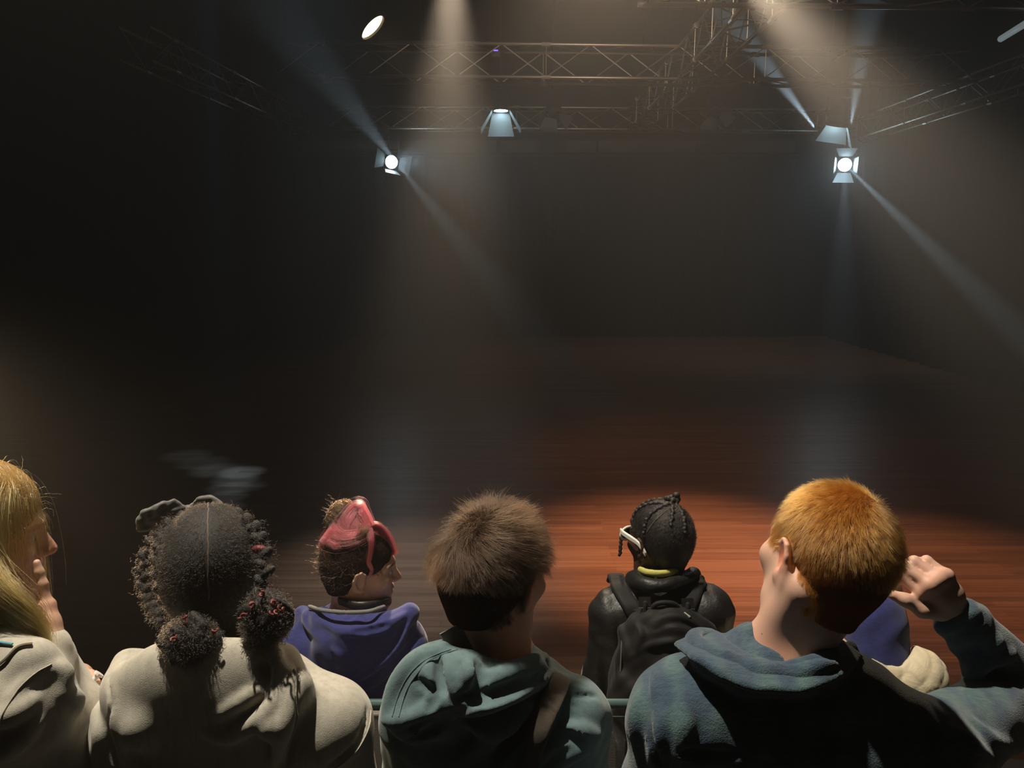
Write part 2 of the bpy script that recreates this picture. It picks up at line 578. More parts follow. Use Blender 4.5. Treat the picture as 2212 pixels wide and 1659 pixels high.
class Field:
    def __init__(self, ax, ay, az):
        self.ax, self.ay, self.az = ax, ay, az
        self.D = np.full((len(ax), len(ay), len(az)), 0.5, dtype=np.float32)

    def _sub(self, lo, hi):
        s = []
        for a, l, h in zip((self.ax, self.ay, self.az), lo, hi):
            i0 = int(np.searchsorted(a, l))
            i1 = int(np.searchsorted(a, h))
            s.append(slice(max(0, i0 - 2), min(len(a), i1 + 2)))
        return tuple(s)

    def _grid(self, s):
        return (self.ax[s[0]][:, None, None], self.ay[s[1]][None, :, None], self.az[s[2]][None, None, :])

    def _put(self, s, d, k, sub=False):
        D = self.D[s]
        if D.size == 0:
            return
        if sub:
            D = -D
        if k > 0:
            h = np.maximum(k - np.abs(D - d), 0) / k
            r = np.minimum(D, d) - h * h * k * 0.25
        else:
            r = np.minimum(D, d)
        self.D[s] = -r if sub else r

    def ell(self, c, r, R=None, k=0.02, sub=False):
        """ellipsoid with radii r, axes the columns of R"""
        c = np.asarray(c, float)
        r = np.asarray(r, float)
        R = np.eye(3) if R is None else np.asarray(R, float)
        e = np.sqrt(((R * r[None, :]) ** 2).sum(1)) + k + 0.03
        s = self._sub(c - e, c + e)
        x, y, z = self._grid(s)
        x, y, z = x - c[0], y - c[1], z - c[2]
        q = [R[0, j] * x + R[1, j] * y + R[2, j] * z for j in range(3)]
        k0 = np.sqrt(sum((q[j] / r[j]) ** 2 for j in range(3)))
        k1 = np.sqrt(sum((q[j] / r[j] ** 2) ** 2 for j in range(3)))
        d = k0 * (k0 - 1.0) / np.maximum(k1, 1e-6)
        self._put(s, d.astype(np.float32), k, sub)
        return self

    def cone(self, a, b, ra, rb, k=0.02, sub=False, flat=None):
        """capsule from a to b whose radius runs from ra to rb; flat=(axis, factor) squashes it along a direction"""
        a = np.asarray(a, float)
        b = np.asarray(b, float)
        m = max(ra, rb) + k + 0.03
        s = self._sub(np.minimum(a, b) - m, np.maximum(a, b) + m)
        x, y, z = self._grid(s)
        ab = b - a
        L2 = max(float(ab @ ab), 1e-9)
        x, y, z = x - a[0], y - a[1], z - a[2]
        t = np.clip((x * ab[0] + y * ab[1] + z * ab[2]) / L2, 0, 1)
        dx, dy, dz = x - t * ab[0], y - t * ab[1], z - t * ab[2]
        if flat is not None:
            n, f = np.asarray(flat[0], float), flat[1]
            n = n / np.linalg.norm(n)
            p = dx * n[0] + dy * n[1] + dz * n[2]
            g = (1.0 / f - 1.0) * p
            dx, dy, dz = dx + g * n[0], dy + g * n[1], dz + g * n[2]
        d = np.sqrt(dx * dx + dy * dy + dz * dz) - (ra + (rb - ra) * t)
        if flat is not None:
            d = d * (0.5 + 0.5 * flat[1])
        self._put(s, d.astype(np.float32), k, sub)
        return self

    def tube(self, pts, rs, k=0.02, sub=False, flat=None):
        if not isinstance(rs, (list, tuple, np.ndarray)):
            rs = [rs] * len(pts)
        for p, q, a, b in zip(pts, pts[1:], rs, rs[1:]):
            self.cone(p, q, a, b, k, sub, flat)
        return self

    def torus(self, c, n, R, r, k=0.01, sub=False):
        c = np.asarray(c, float)
        n = np.asarray(n, float) / np.linalg.norm(n)
        m = R + r + k + 0.02
        s = self._sub(c - m, c + m)
        x, y, z = self._grid(s)
        x, y, z = x - c[0], y - c[1], z - c[2]
        h = x * n[0] + y * n[1] + z * n[2]
        rad = np.sqrt(np.maximum(x * x + y * y + z * z - h * h, 0))
        d = np.sqrt((rad - R) ** 2 + h * h) - r
        self._put(s, d.astype(np.float32), k, sub)
        return self

    def plane_cut(self, p, n, k=0.0):
        """keep the side that n points away from"""
        n = np.asarray(n, float) / np.linalg.norm(n)
        x, y, z = self._grid((slice(None),) * 3)
        d = (x - p[0]) * n[0] + (y - p[1]) * n[1] + (z - p[2]) * n[2]
        if k > 0:
            h = np.maximum(k - np.abs(self.D - d), 0) / k
            self.D = (np.maximum(self.D, d) + h * h * k * 0.25).astype(np.float32)
        else:
            self.D = np.maximum(self.D, d).astype(np.float32)
        return self

    def ripple(self, amp, wavelen, seed=0, stretch=(1, 1, 1), n=7, lo=None, hi=None, ridged=False):
        """soft random creases: a sum of warped waves added to the distance"""
        g = np.random.default_rng(seed)
        s = (slice(None),) * 3 if lo is None else self._sub(lo, hi)
        x, y, z = self._grid(s)
        acc = 0
        for i in range(n):
            v = g.normal(size=3) * np.array(stretch)
            v = v / np.linalg.norm(v) * (2 * math.pi / (wavelen * g.uniform(0.6, 1.7)))
            w2 = g.normal(size=3)
            w2 = w2 / np.linalg.norm(w2) * (2 * math.pi / (wavelen * 2.6))
            ph = g.uniform(0, 6.28, 2)
            wv = np.sin(x * v[0] + y * v[1] + z * v[2] + ph[0] + 1.6 * np.sin(x * w2[0] + y * w2[1] + z * w2[2] + ph[1]))
            acc = acc + ((1 - np.abs(wv)) ** 2 * 2 - 0.6 if ridged else wv)
        self.D[s] = self.D[s] + (amp / math.sqrt(n) * acc).astype(np.float32)
        return self

    def sample(self, P):
        P = np.asarray(P, float).reshape(-1, 3)
        idx, fr = [], []
        for j, a in enumerate((self.ax, self.ay, self.az)):
            i = np.clip(np.searchsorted(a, P[:, j]) - 1, 0, len(a) - 2)
            idx.append(i)
            fr.append(np.clip((P[:, j] - a[i]) / (a[i + 1] - a[i]), 0, 1))
        out = 0
        for dx in (0, 1):
            for dy in (0, 1):
                for dz in (0, 1):
                    wgt = (fr[0] if dx else 1 - fr[0]) * (fr[1] if dy else 1 - fr[1]) * (fr[2] if dz else 1 - fr[2])
                    out = out + wgt * self.D[idx[0] + dx, idx[1] + dy, idx[2] + dz]
        return out

    def grad(self, P, e=0.004):
        P = np.asarray(P, float).reshape(-1, 3)
        g = np.stack([self.sample(P + e * np.eye(3)[j]) - self.sample(P - e * np.eye(3)[j]) for j in range(3)], 1)
        return g / np.maximum(np.linalg.norm(g, axis=1, keepdims=True), 1e-9)

    def onto(self, P, off=0.0, it=6):
        """move points onto the surface"""
        P = np.array(P, float).reshape(-1, 3)
        for _ in range(it):
            P = P - self.grad(P) * (self.sample(P) - off)[:, None]
        return P

    def hit(self, px, py, d0=0.6, d1=3.2):
        """where the line of sight through a photo pixel meets the surface (to lay seams and folds on cloth)"""
        ds = np.arange(d0, d1, 0.003)
        P = np.stack([at(px, py, d) for d in ds])
        v = self.sample(P)
        inside = (P[:, 0] > self.ax[0]) & (P[:, 0] < self.ax[-1]) & (P[:, 1] > self.ay[0]) & (P[:, 1] < self.ay[-1]) \
            & (P[:, 2] > self.az[0]) & (P[:, 2] < self.az[-1])
        w_ = np.where((v < 0) & inside)[0]
        if len(w_) == 0:
            k = int(np.argmin(np.where(inside, v, 9)))
            return self.onto(P[k])[0]
        return P[w_[0]]

    def crease(self, pix, r, k=0.012, depth=0.0, sub=False, d0=0.6, d1=3.2):
        """a fold (or groove with sub) along a line of photo pixels, laid on the surface"""
        pts = [self.hit(x, y, d0, d1) for x, y in pix]
        fine = spline(pts, 6)
        n = self.grad(fine)
        fine = fine - n * depth
        m = len(fine)
        rs = [r * (0.35 + 0.65 * math.sin(math.pi * min(1, max(0, (i + 0.6) / m)))) for i in range(m)]
        self.tube(list(fine), rs, k, sub)
        return fine

    def mesh(self, name, smooth_it=1):
        D = self.D
        ins = D < 0
        nx, ny, nz = D.shape
        c = [ins[i:nx - 1 + i, j:ny - 1 + j, k:nz - 1 + k] for i in (0, 1) for j in (0, 1) for k in (0, 1)]
        cnt = sum(a.astype(np.int8) for a in c)
        act = (cnt > 0) & (cnt < 8)
        I, J, K = np.nonzero(act)
        vid = np.full(act.shape, -1, dtype=np.int64)
        vid[I, J, K] = np.arange(len(I))
        acc = np.zeros((len(I), 3))
        num = np.zeros(len(I))
        cs = [(0, 0, 0), (1, 0, 0), (0, 1, 0), (1, 1, 0), (0, 0, 1), (1, 0, 1), (0, 1, 1), (1, 1, 1)]
        val = [D[I + a, J + b, K + e] for a, b, e in cs]
        pos = [np.stack([self.ax[I + a], self.ay[J + b], self.az[K + e]], 1) for a, b, e in cs]
        for p, q in ((0, 1), (2, 3), (4, 5), (6, 7), (0, 2), (1, 3), (4, 6), (5, 7), (0, 4), (1, 5), (2, 6), (3, 7)):
            m = (val[p] < 0) != (val[q] < 0)
            t = np.where(m, val[p] / np.where(m, val[p] - val[q], 1), 0)
            acc += np.where(m[:, None], pos[p] + t[:, None] * (pos[q] - pos[p]), 0)
            num += m
        co = acc / np.maximum(num, 1)[:, None]
        faces = []
        for ax_ in range(3):
            sl0 = [slice(None)] * 3
            sl1 = [slice(None)] * 3
            sl0[ax_] = slice(0, -1)
            sl1[ax_] = slice(1, None)
            e = ins[tuple(sl0)] != ins[tuple(sl1)]
            first = ins[tuple(sl0)]
            o = [a for a in range(3) if a != ax_]
            a, b = o
            idx = np.array(np.nonzero(e)).T
            ok = (idx[:, a] > 0) & (idx[:, b] > 0) & (idx[:, a] < act.shape[a]) & (idx[:, b] < act.shape[b])
            idx = idx[ok]
            fl_ = first[tuple(idx.T)]

            def g(da, db):
                t = idx.copy()
                t[:, a] -= da
                t[:, b] -= db
                return vid[tuple(t.T)]
            q = np.stack([g(1, 1), g(0, 1), g(0, 0), g(1, 0)], 1)
            flip = fl_ if ax_ != 1 else ~fl_
            q[~flip] = q[~flip][:, ::-1]
            faces.append(q)
        F = np.concatenate(faces)
        F = F[(F >= 0).all(1)]
        for _ in range(smooth_it):
            s = np.zeros_like(co)
            n = np.zeros(len(co))
            for p in range(4):
                q = (p + 1) % 4
                np.add.at(s, F[:, p], co[F[:, q]])
                np.add.at(s, F[:, q], co[F[:, p]])
                np.add.at(n, F[:, p], 1)
                np.add.at(n, F[:, q], 1)
            co = 0.5 * co + 0.5 * s / np.maximum(n, 1)[:, None]
        self.co, self.F = co, F
        return co, F


def largest_piece(co, F):
    lab = np.arange(len(co))
    for _ in range(4000):
        m = lab[F].min(1)
        new = lab.copy()
        for j in range(4):
            np.minimum.at(new, F[:, j], m)
        new = new[new]
        if (new == lab).all():
            break
        lab = new
    v, n = np.unique(lab[F[:, 0]], return_counts=True)
    F = F[lab[F[:, 0]] == v[np.argmax(n)]]
    used = np.unique(F)
    idx = np.full(len(co), -1)
    idx[used] = np.arange(len(used))
    return co[used], idx[F]


def mesh_from(name, co, F, m, parent, origin):
    me = bpy.data.meshes.new(name)
    co = (co - np.asarray(origin)[None, :]).astype(np.float32)
    me.vertices.add(len(co))
    me.vertices.foreach_set('co', co.ravel())
    nF = len(F)
    me.loops.add(nF * 4)
    me.loops.foreach_set('vertex_index', F.astype(np.int32).ravel())
    me.polygons.add(nF)
    me.polygons.foreach_set('loop_start', np.arange(0, nF * 4, 4, dtype=np.int32))
    me.polygons.foreach_set('use_smooth', np.ones(nF, dtype=bool))
    me.update(calc_edges=True)
    return link(name, me, m, parent)


def paint(o, name, rgb):
    """per-vertex colour of the thing itself (lips, dyed strands, printed pattern)"""
    a = o.data.color_attributes.new(name, 'FLOAT_COLOR', 'POINT')
    c = np.ones((len(rgb), 4), dtype=np.float32)
    c[:, :3] = rgb
    a.data.foreach_set('color', c.ravel())


def spline(pts, n=6):
    """Catmull-Rom through points"""
    P = [np.asarray(p, float) for p in pts]
    if len(P) < 3:
        return np.array([P[0] + (P[-1] - P[0]) * t for t in np.linspace(0, 1, n + 1)])
    P = [2 * P[0] - P[1]] + P + [2 * P[-1] - P[-2]]
    out = []
    for i in range(1, len(P) - 2):
        p0, p1, p2, p3 = P[i - 1:i + 3]
        for t in np.linspace(0, 1, n, endpoint=False):
            out.append(0.5 * (2 * p1 + (p2 - p0) * t + (2 * p0 - 5 * p1 + 4 * p2 - p3) * t * t
                              + (3 * p1 - p0 - 3 * p2 + p3) * t ** 3))
    out.append(P[-2])
    return np.array(out)


def rot(yaw=0, pitch=0, roll=0):
    """head-like frame: yaw about z (positive turns to the left), pitch about x (positive looks up), roll about y (positive tips right)"""
    y, p, r = (math.radians(a) for a in (yaw, pitch, roll))
    Z = np.array([[math.cos(y), -math.sin(y), 0], [math.sin(y), math.cos(y), 0], [0, 0, 1]])
    X = np.array([[1, 0, 0], [0, math.cos(p), -math.sin(p)], [0, math.sin(p), math.cos(p)]])
    Y = np.array([[math.cos(r), 0, math.sin(r)], [0, 1, 0], [-math.sin(r), 0, math.cos(r)]])
    return Y @ Z @ X


# ------------------------------------------------------------------ skin, cloth and hair materials
def skin(name, col, red):
    m = mat(name, col, 0.52, spec=0.35)
    q = NT(m)
    n = q.noise(q.coord(), 26, 4, 0.6)
    c = q.mix(q.math('MULTIPLY', n, 0.55), col, red)
    a = q.n('ShaderNodeAttribute', attribute_name='tint')
    c = q.mix(1.0, c, a.outputs['Color'], 'MULTIPLY')
    q.l(c, q.b.inputs['Base Color'])
    q.b.inputs['Subsurface Weight'].default_value = 0.12
    q.b.inputs['Subsurface Radius'].default_value = (0.012, 0.004, 0.002)
    q.bump(q.noise(q.coord(), 420, 2, 0.5), 0.06, 0.0015)
    return m


def cloth(name, base, dark, light=None, streak=(18, 18, 160), amount=0.5, rough=0.92, sheen=0.25, weave=900, bump=0.25):
    """woven or brushed cloth, with a heathered fleck of two yarn colours"""
    m = mat(name, base, rough, spec=0.2, sheen=sheen)
    q = NT(m)
    n1 = q.noise(q.coord(streak), 3.0, 6, 0.7, 0.4)
    n2 = q.noise(q.coord(), 9, 3, 0.5)
    c = q.ramp(n1, [(0.5 - amount / 2, dark), (0.5, base), (0.5 + amount / 2, light or base)])
    c = q.mix(q.math('MULTIPLY', n2, 0.25), c, dark)
    q.l(c, q.b.inputs['Base Color'])
    q.bump(q.noise(q.coord((1, 1, 1)), weave, 2, 0.6), bump, 0.003)
    return m


def hairmat(name, col, rough=0.28, rand=0.35, attr=False, coat=0.0):
    m = bpy.data.materials.new(name)
    m.use_nodes = True
    t = m.node_tree
    t.nodes.clear()
    out = t.nodes.new('ShaderNodeOutputMaterial')
    h = t.nodes.new('ShaderNodeBsdfHairPrincipled')
    h.model = 'CHIANG'
    h.parametrization = 'COLOR'
    h.inputs['Color'].default_value = (*col, 1)
    h.inputs['Roughness'].default_value = rough
    h.inputs['Radial Roughness'].default_value = 0.5
    h.inputs['Random Roughness'].default_value = 0.2
    info = t.nodes.new('ShaderNodeHairInfo')
    mul = t.nodes.new('ShaderNodeMapRange')
    mul.inputs['To Min'].default_value = 1.0 - rand
    mul.inputs['To Max'].default_value = 1.0 + rand
    t.links.new(info.outputs['Random'], mul.inputs['Value'])
    mix = t.nodes.new('ShaderNodeMix')
    mix.data_type = 'RGBA'
    mix.blend_type = 'MULTIPLY'
    mix.inputs[0].default_value = 1.0
    if attr:
        at_ = t.nodes.new('ShaderNodeAttribute')
        at_.attribute_name = 'strand_color'
        t.links.new(at_.outputs['Color'], mix.inputs[6])
    else:
        mix.inputs[6].default_value = (*col, 1)
    t.links.new(mul.outputs[0], mix.inputs[7])
    t.links.new(mix.outputs[2], h.inputs['Color'])
    t.links.new(h.outputs[0], out.inputs['Surface'])
    return m


def strands(name, P, r, m, parent, origin, colors=None, tip=0.25):
    """hair curves from an array (strand, point, xyz)"""
    n, k, _ = P.shape
    c = bpy.data.hair_curves.new(name)
    c.add_curves([k] * n)
    pos = (P - np.asarray(origin)[None, None, :]).astype(np.float32)
    c.attributes['position'].data.foreach_set('vector', pos.ravel())
    ra = c.attributes.get('radius') or c.attributes.new('radius', 'FLOAT', 'POINT')
    prof = r * (1 - (1 - tip) * np.linspace(0, 1, k) ** 1.5)
    ra.data.foreach_set('value', np.tile(prof, n).astype(np.float32))
    if colors is not None:
        a = c.attributes.new('strand_color', 'FLOAT_COLOR', 'CURVE')
        q = np.ones((n, 4), dtype=np.float32)
        q[:, :3] = colors
        a.data.foreach_set('color', q.ravel())
    c.materials.append(m)
    o = bpy.data.objects.new(name, c)
    COL.objects.link(o)
    o.parent = parent
    return o


# ------------------------------------------------------------------ building people
def head_shape(F, c, R, s=1.0, ears=True, jaw=1.0, mouth_open=0.0):
    def p(x, y, z):
        return c + R @ (s * V3(x, y, z))
    F.ell(p(0, -0.012, 0.036), s * V3(0.074, 0.094, 0.084), R, 0.0)
    F.ell(p(0, -0.045, 0.010), s * V3(0.068, 0.058, 0.070), R, 0.03)
    F.ell(p(0, 0.036, -0.030), s * V3(0.062, 0.054, 0.078), R, 0.03)
    for q in (-1, 1):
        F.cone(p(q * 0.060, 0.000, -0.040), p(q * 0.046 * jaw, 0.026, -0.083), s * 0.016, s * 0.014, 0.03)
        F.cone(p(q * 0.046 * jaw, 0.026, -0.083), p(q * 0.012, 0.072, -0.106), s * 0.014, s * 0.013, 0.025)
        F.ell(p(q * 0.042, 0.062, -0.022), s * V3(0.022, 0.020, 0.018), R, 0.025)
        F.cone(p(q * 0.012, 0.086, 0.020), p(q * 0.044, 0.070, 0.018), s * 0.010, s * 0.007, 0.018)
        F.ell(p(q * 0.031, 0.093, 0.001), s * V3(0.016, 0.012, 0.010), R, 0.012, sub=True)
        F.ell(p(q * 0.031, 0.074, 0.000), s * V3(0.0125, 0.0125, 0.0115), R, 0.004)
    F.ell(p(0, 0.066, -0.070), s * V3(0.030, 0.026, 0.026), R, 0.02)
    F.cone(p(0, 0.086, 0.010), p(0, 0.108, -0.028), s * 0.0075, s * 0.0105, 0.012)
    for q in (-1, 1):
        F.ell(p(q * 0.011, 0.098, -0.032), s * V3(0.008, 0.009, 0.007), R, 0.008)
    mo = 0.004 + mouth_open
    F.ell(p(0, 0.092, -0.056 + mo * 0.3), s * V3(0.020, 0.007, 0.0055), R, 0.006)
    F.ell(p(0, 0.089, -0.067 - mo * 0.7), s * V3(0.017, 0.008, 0.006), R, 0.006)
    F.cone(p(-0.018, 0.095, -0.0615), p(0.018, 0.095, -0.0615), s * (0.0016 + mouth_open * 0.5), s * (0.0016 + mouth_open * 0.5), 0.004, sub=True)
    F.ell(p(0, 0.078, -0.100), s * V3(0.017, 0.014, 0.013), R, 0.016)
    if ears:
        for q in (-1, 1):
            ear(F, p, R, s, q)


def ear(F, p, R, s, q):
    Re = R @ rot(yaw=q * 24, roll=q * 8, pitch=-8)
    F.ell(p(q * 0.079, -0.006, -0.012), s * V3(0.008, 0.020, 0.032), Re, 0.006)
    F.ell(p(q * 0.084, -0.002, -0.010), s * V3(0.006, 0.011, 0.019), Re, 0.005, sub=True)
    F.ell(p(q * 0.076, 0.003, -0.038), s * V3(0.006, 0.009, 0.009), Re, 0.006)
    rim = [p(q * 0.078, 0.010, -0.002), p(q * 0.082, 0.010, 0.012), p(q * 0.086, 0.000, 0.020), p(q * 0.090, -0.014, 0.014),
           p(q * 0.090, -0.021, -0.004), p(q * 0.086, -0.016, -0.022), p(q * 0.080, -0.005, -0.036)]
    F.tube(rim, s * 0.0032, 0.004)


def hand_poly(F, wrist, palm, fingers, thumb, r=0.0088, wr=0.026):
    """a hand from its joints: palm = the four knuckles, fingers = four chains that start there, thumb = its chain"""
    for q in palm:
        F.tube([wrist, 0.5 * (np.asarray(wrist) + q), q], [wr * 0.72, 0.0155, 0.0112], 0.016)
    for a, b in zip(palm, palm[1:]):
        F.cone(a, b, 0.0108, 0.0108, 0.012)
        F.cone(0.45 * np.asarray(wrist) + 0.55 * a, 0.45 * np.asarray(wrist) + 0.55 * b, 0.014, 0.014, 0.014)
    for j, (q, ch) in enumerate(zip(palm, fingers)):
        pts = [q] + list(ch)
        rr = r * (0.90 if j == 3 else 1.0)
        n = len(pts)
        F.tube(pts, [rr * (1.08 - 0.25 * i / (n - 1)) for i in range(n)], 0.0035)
        for i, x in enumerate(pts[1:-1]):
            F.ell(x, (rr * (1.10 - 0.25 * (i + 1) / (n - 1)),) * 3, None, 0.004)
    F.tube(list(thumb), [0.0165, 0.0125, 0.0105, 0.0088][:len(thumb)], 0.010)


def lap_hand(F, wrist, fwd, side):
    """a relaxed hand lying on the thigh; side is the direction of the thumb"""
    f = np.asarray(fwd, float) / np.linalg.norm(fwd)
    t = np.asarray(side, float)
    dn = V3(0, 0, -1)
    palm, fing = [], []
    for a, y, L in ((0.027, 0.080, 0.040), (0.009, 0.085, 0.045), (-0.010, 0.081, 0.041), (-0.027, 0.072, 0.032)):
        k = wrist + f * y + t * a
        palm.append(k)
        p1 = k + (f + 0.25 * dn) * L
        p2 = p1 + (0.8 * f + 0.6 * dn) * L * 0.62
        p3 = p2 + (0.5 * f + 0.8 * dn) * L * 0.45
        fing.append([p1, p2, p3])
    th = [wrist + f * 0.02 + t * 0.024, wrist + f * 0.05 + t * 0.045 + dn * 0.01, wrist + f * 0.078 + t * 0.050 + dn * 0.014,
          wrist + f * 0.10 + t * 0.044 + dn * 0.018]
    hand_poly(F, wrist, palm, fing, th)


class Person:
    def __init__(self, label, N, SL, SR, hc, hR, hs, tier, skin_m, hips=None, arms=None, fine=None, group=None,
                 lap=(True, True), jaw=1.0, mouth=0.0, h=0.0035, shoulder_r=0.05, chest=1.0):
        self.N, self.SL, self.SR, self.hc, self.hR, self.hs, self.tier = N, SL, SR, hc, hR, hs, tier
        hip = V3(N[0], N[1] - 0.09, tier + 0.545) if hips is None else hips
        self.hip = hip
        self.base = V3(hip[0], hip[1], tier)
        self.root = thing('person', label, 'person', self.base, group or 'seated audience')
        self.skin_m = skin_m
        fw = V3(0, 1, 0)
        arms = arms or {}
        sl, sr = SL, SR
        self.EL = arms.get('EL', sl + V3(-0.035, 0.05, -0.27))
        self.ER = arms.get('ER', sr + V3(0.035, 0.05, -0.27))
        self.WL = arms.get('WL', V3(hip[0] - 0.11, hip[1] + 0.22, tier + 0.655))
        self.WR = arms.get('WR', V3(hip[0] + 0.11, hip[1] + 0.22, tier + 0.655))
        fine = [hc] + list(fine or [])
        f0 = np.min(fine, 0) - 0.135 * hs
        f1 = np.max(fine, 0) + 0.135 * hs
        pts = np.stack([N, SL, SR, hip, self.EL, self.ER, self.WL, self.WR, hc, hip + V3(-0.2, 0.62, -0.5), hip + V3(0.2, -0.2, 0)])
        lo = np.minimum(pts.min(0) - 0.13, f0 - 0.02)
        hi = np.maximum(pts.max(0) + 0.13, f1 + 0.02)
        lo[2] = tier - 0.0
        ax = [axis([(lo[j], f0[j], 0.012), (f0[j], f1[j], h), (f1[j], hi[j], 0.012)]) for j in range(3)]
        F = self.F = Field(*ax)
        head_shape(F, hc, hR, hs, jaw=jaw, mouth_open=mouth)
        nb = N + V3(0, 0.03, 0.0)
        nt = hc + hR @ (hs * V3(0, -0.028, -0.055))
        self.nt, self.nb = nt, nb
        F.cone(nt, nb, 0.052 * hs, 0.056, 0.03)
        # torso
        for S in (SL, SR):
            F.cone(N + V3(0, 0.03, -0.01), S, 0.045, shoulder_r - 0.012, 0.04)
        F.cone(SL + V3(0.03, 0, -0.02), SR + V3(-0.03, 0, -0.02), 0.05, 0.05, 0.05)
        half = 0.5 * abs(SR[0] - SL[0])
        ch = N + V3(0, 0.022, -0.19)
        F.ell(ch, (half * 0.86 * chest, 0.095, 0.19), None, 0.06)
        F.ell(0.5 * (ch + hip) + V3(0, 0.01, 0), (half * 0.78, 0.092, 0.20), None, 0.06)
        F.ell(hip + V3(0, 0.0, -0.0), (0.165, 0.11, 0.095), None, 0.06)
        for q, S, E, W, side in ((-1, SL, self.EL, self.WL, V3(1, 0, 0)), (1, SR, self.ER, self.WR, V3(-1, 0, 0))):
            F.cone(S, E, 0.046, 0.036, 0.03)
            F.cone(E, W, 0.036, 0.024, 0.02)
            if lap[0 if q < 0 else 1]:
                lap_hand(F, W, (side * 0.5 + fw * 0.85), side)
            hp = hip + V3(q * 0.095, 0.0, -0.02)
            kn = hip + V3(q * 0.12, 0.43, -0.005)
            an = V3(hip[0] + q * 0.12, hip[1] + 0.42, tier + 0.09)
            F.cone(hp, kn, 0.078, 0.054, 0.03)
            F.cone(kn, an, 0.052, 0.036, 0.02)
            F.cone(an + V3(0, -0.01, -0.04), an + V3(0, 0.14, -0.058), 0.036, 0.028, 0.02)
        self.lims = (lo, hi)

    def finish_body(self, lips=(0.62, 0.36, 0.34), brow=None, flush=None):
        co, F_ = self.F.mesh('body', 1)
        o = mesh_from('body', co, F_, self.skin_m, self.root, self.base)
        loc = (co - self.hc) @ self.hR / self.hs
        t = np.ones((len(co), 3))
        x, y, z = loc.T
        m = np.exp(-((x / 0.020) ** 2 + ((z + 0.0615) / 0.0095) ** 2) ** 2) * (y > 0.08)
        t = t * (1 - m[:, None]) + m[:, None] * np.array(lips)
        if brow is not None:
            m = np.exp(-(((np.abs(x) - 0.031) / 0.017) ** 2 + ((z - 0.021) / 0.0042) ** 2) ** 2) * (y > 0.05)
            t = t * (1 - m[:, None]) + m[:, None] * np.array(brow)
        if flush is not None:
            for P, r, c in flush:
                m = np.exp(-(np.linalg.norm(co - P, axis=1) / r) ** 2)
                t = t * (1 - m[:, None]) + m[:, None] * np.array(c)
        paint(o, 'tint', t)
        self.body = o
        return o

    def eyes(self, col=(0.05, 0.03, 0.02)):
        for q in (-1, 1):
            c = self.hc + self.hR @ (self.hs * V3(q * 0.031, 0.0765, 0.0005))
            M = Matrix.Translation(Vector(c)) @ Matrix(self.hR.tolist()).to_4x4() @ Matrix.Rotation(-math.pi / 2, 4, 'X')
            r = 0.0118 * self.hs
            prof = [(r * math.sin(a), -r * math.cos(a)) for a in np.linspace(0.02, math.pi - 0.02, 12)]
            e = MB(self.base).lathe(prof, M, 16).build('eye', M_EYE, self.root, smooth=True)
            MB(self.base).lathe([(r * 0.48, r * 0.86), (r * 0.46, r * 0.90), (0.0004, r * 1.04)], M, 14).build('iris', M_IRIS, e, smooth=True)

    def lower(self, trousers, shoes):
        hip, tier = self.hip, self.tier
        F = Field(axis([(hip[0] - 0.32, hip[0] + 0.32, 0.012)]), axis([(hip[1] - 0.22, hip[1] + 0.66, 0.012)]),
                  axis([(tier, tier + 0.72, 0.012)]))
        F.ell(hip + V3(0, 0, 0.0), (0.178, 0.125, 0.108), None, 0.0)
        for q in (-1, 1):
            hp = hip + V3(q * 0.095, 0.0, -0.02)
            kn = hip + V3(q * 0.12, 0.43, -0.005)
            an = V3(hip[0] + q * 0.12, hip[1] + 0.42, tier + 0.10)
            F.cone(hp, kn, 0.092, 0.068, 0.04)
            F.cone(kn, an, 0.068, 0.055, 0.03)
        F.ripple(0.004, 0.09, 3)
        co, f = F.mesh('trousers')
        mesh_from('trousers', co, f, trousers, self.root, self.base)
        for q in (-1, 1):
            a = V3(hip[0] + q * 0.12, hip[1] + 0.42, tier)
            G = Field(axis([(a[0] - 0.08, a[0] + 0.08, 0.006)]), axis([(a[1] - 0.12, a[1] + 0.25, 0.006)]), axis([(tier - 0.02, tier + 0.14, 0.006)]))
            G.cone(a + V3(0, -0.03, 0.045), a + V3(0, 0.15, 0.035), 0.046, 0.042, 0.0)
            G.cone(a + V3(0, -0.01, 0.05), a + V3(0, -0.01, 0.10), 0.046, 0.046, 0.03)
            G.plane_cut((0, 0, tier + 0.002), (0, 0, -1))
            co, f = G.mesh('shoe')
            mesh_from('shoe', co, f, shoes, self.root, self.base)

    def top(self, h=0.0048, bulk=0.0, pad=0.30, arms=True, loose=0.0, zmin=None):
        """loose garment over trunk and arms; hood, collar and folds are added to the returned field"""
        N, SL, SR, hip = self.N, self.SL, self.SR, self.hip
        pts = np.stack([N, SL, SR, hip, self.EL, self.ER, self.WL, self.WR])
        lo, hi = pts.min(0) - 0.14, pts.max(0) + 0.14
        hi[2] = max(hi[2], N[2] + 0.14)
        zb = hip[2] - 0.10
        zf = N[2] - 0.42 if zmin is None else zmin
        F = Field(axis([(lo[0], hi[0], h)]), axis([(lo[1], hi[1], h)]), axis([(zb, zf, 0.012), (zf, hi[2], h)]))
        half = 0.5 * abs(SR[0] - SL[0])
        r = 0.062 + bulk
        for S in (SL, SR):
            F.cone(N + V3(0, 0.025, -0.022), S, 0.058 + bulk, r, 0.05)
        F.cone(SL + V3(0.03, 0, -0.03), SR + V3(-0.03, 0, -0.03), 0.065, 0.065, 0.05)
        ch = N + V3(0, 0.022, -0.19)
        F.ell(ch, (half * 0.98 + bulk, 0.118 + bulk, 0.20), None, 0.07)
        F.ell(0.5 * (ch + hip) + V3(0, 0.01, 0), (half * 0.95 + bulk + loose, 0.122 + bulk, 0.24), None, 0.07)
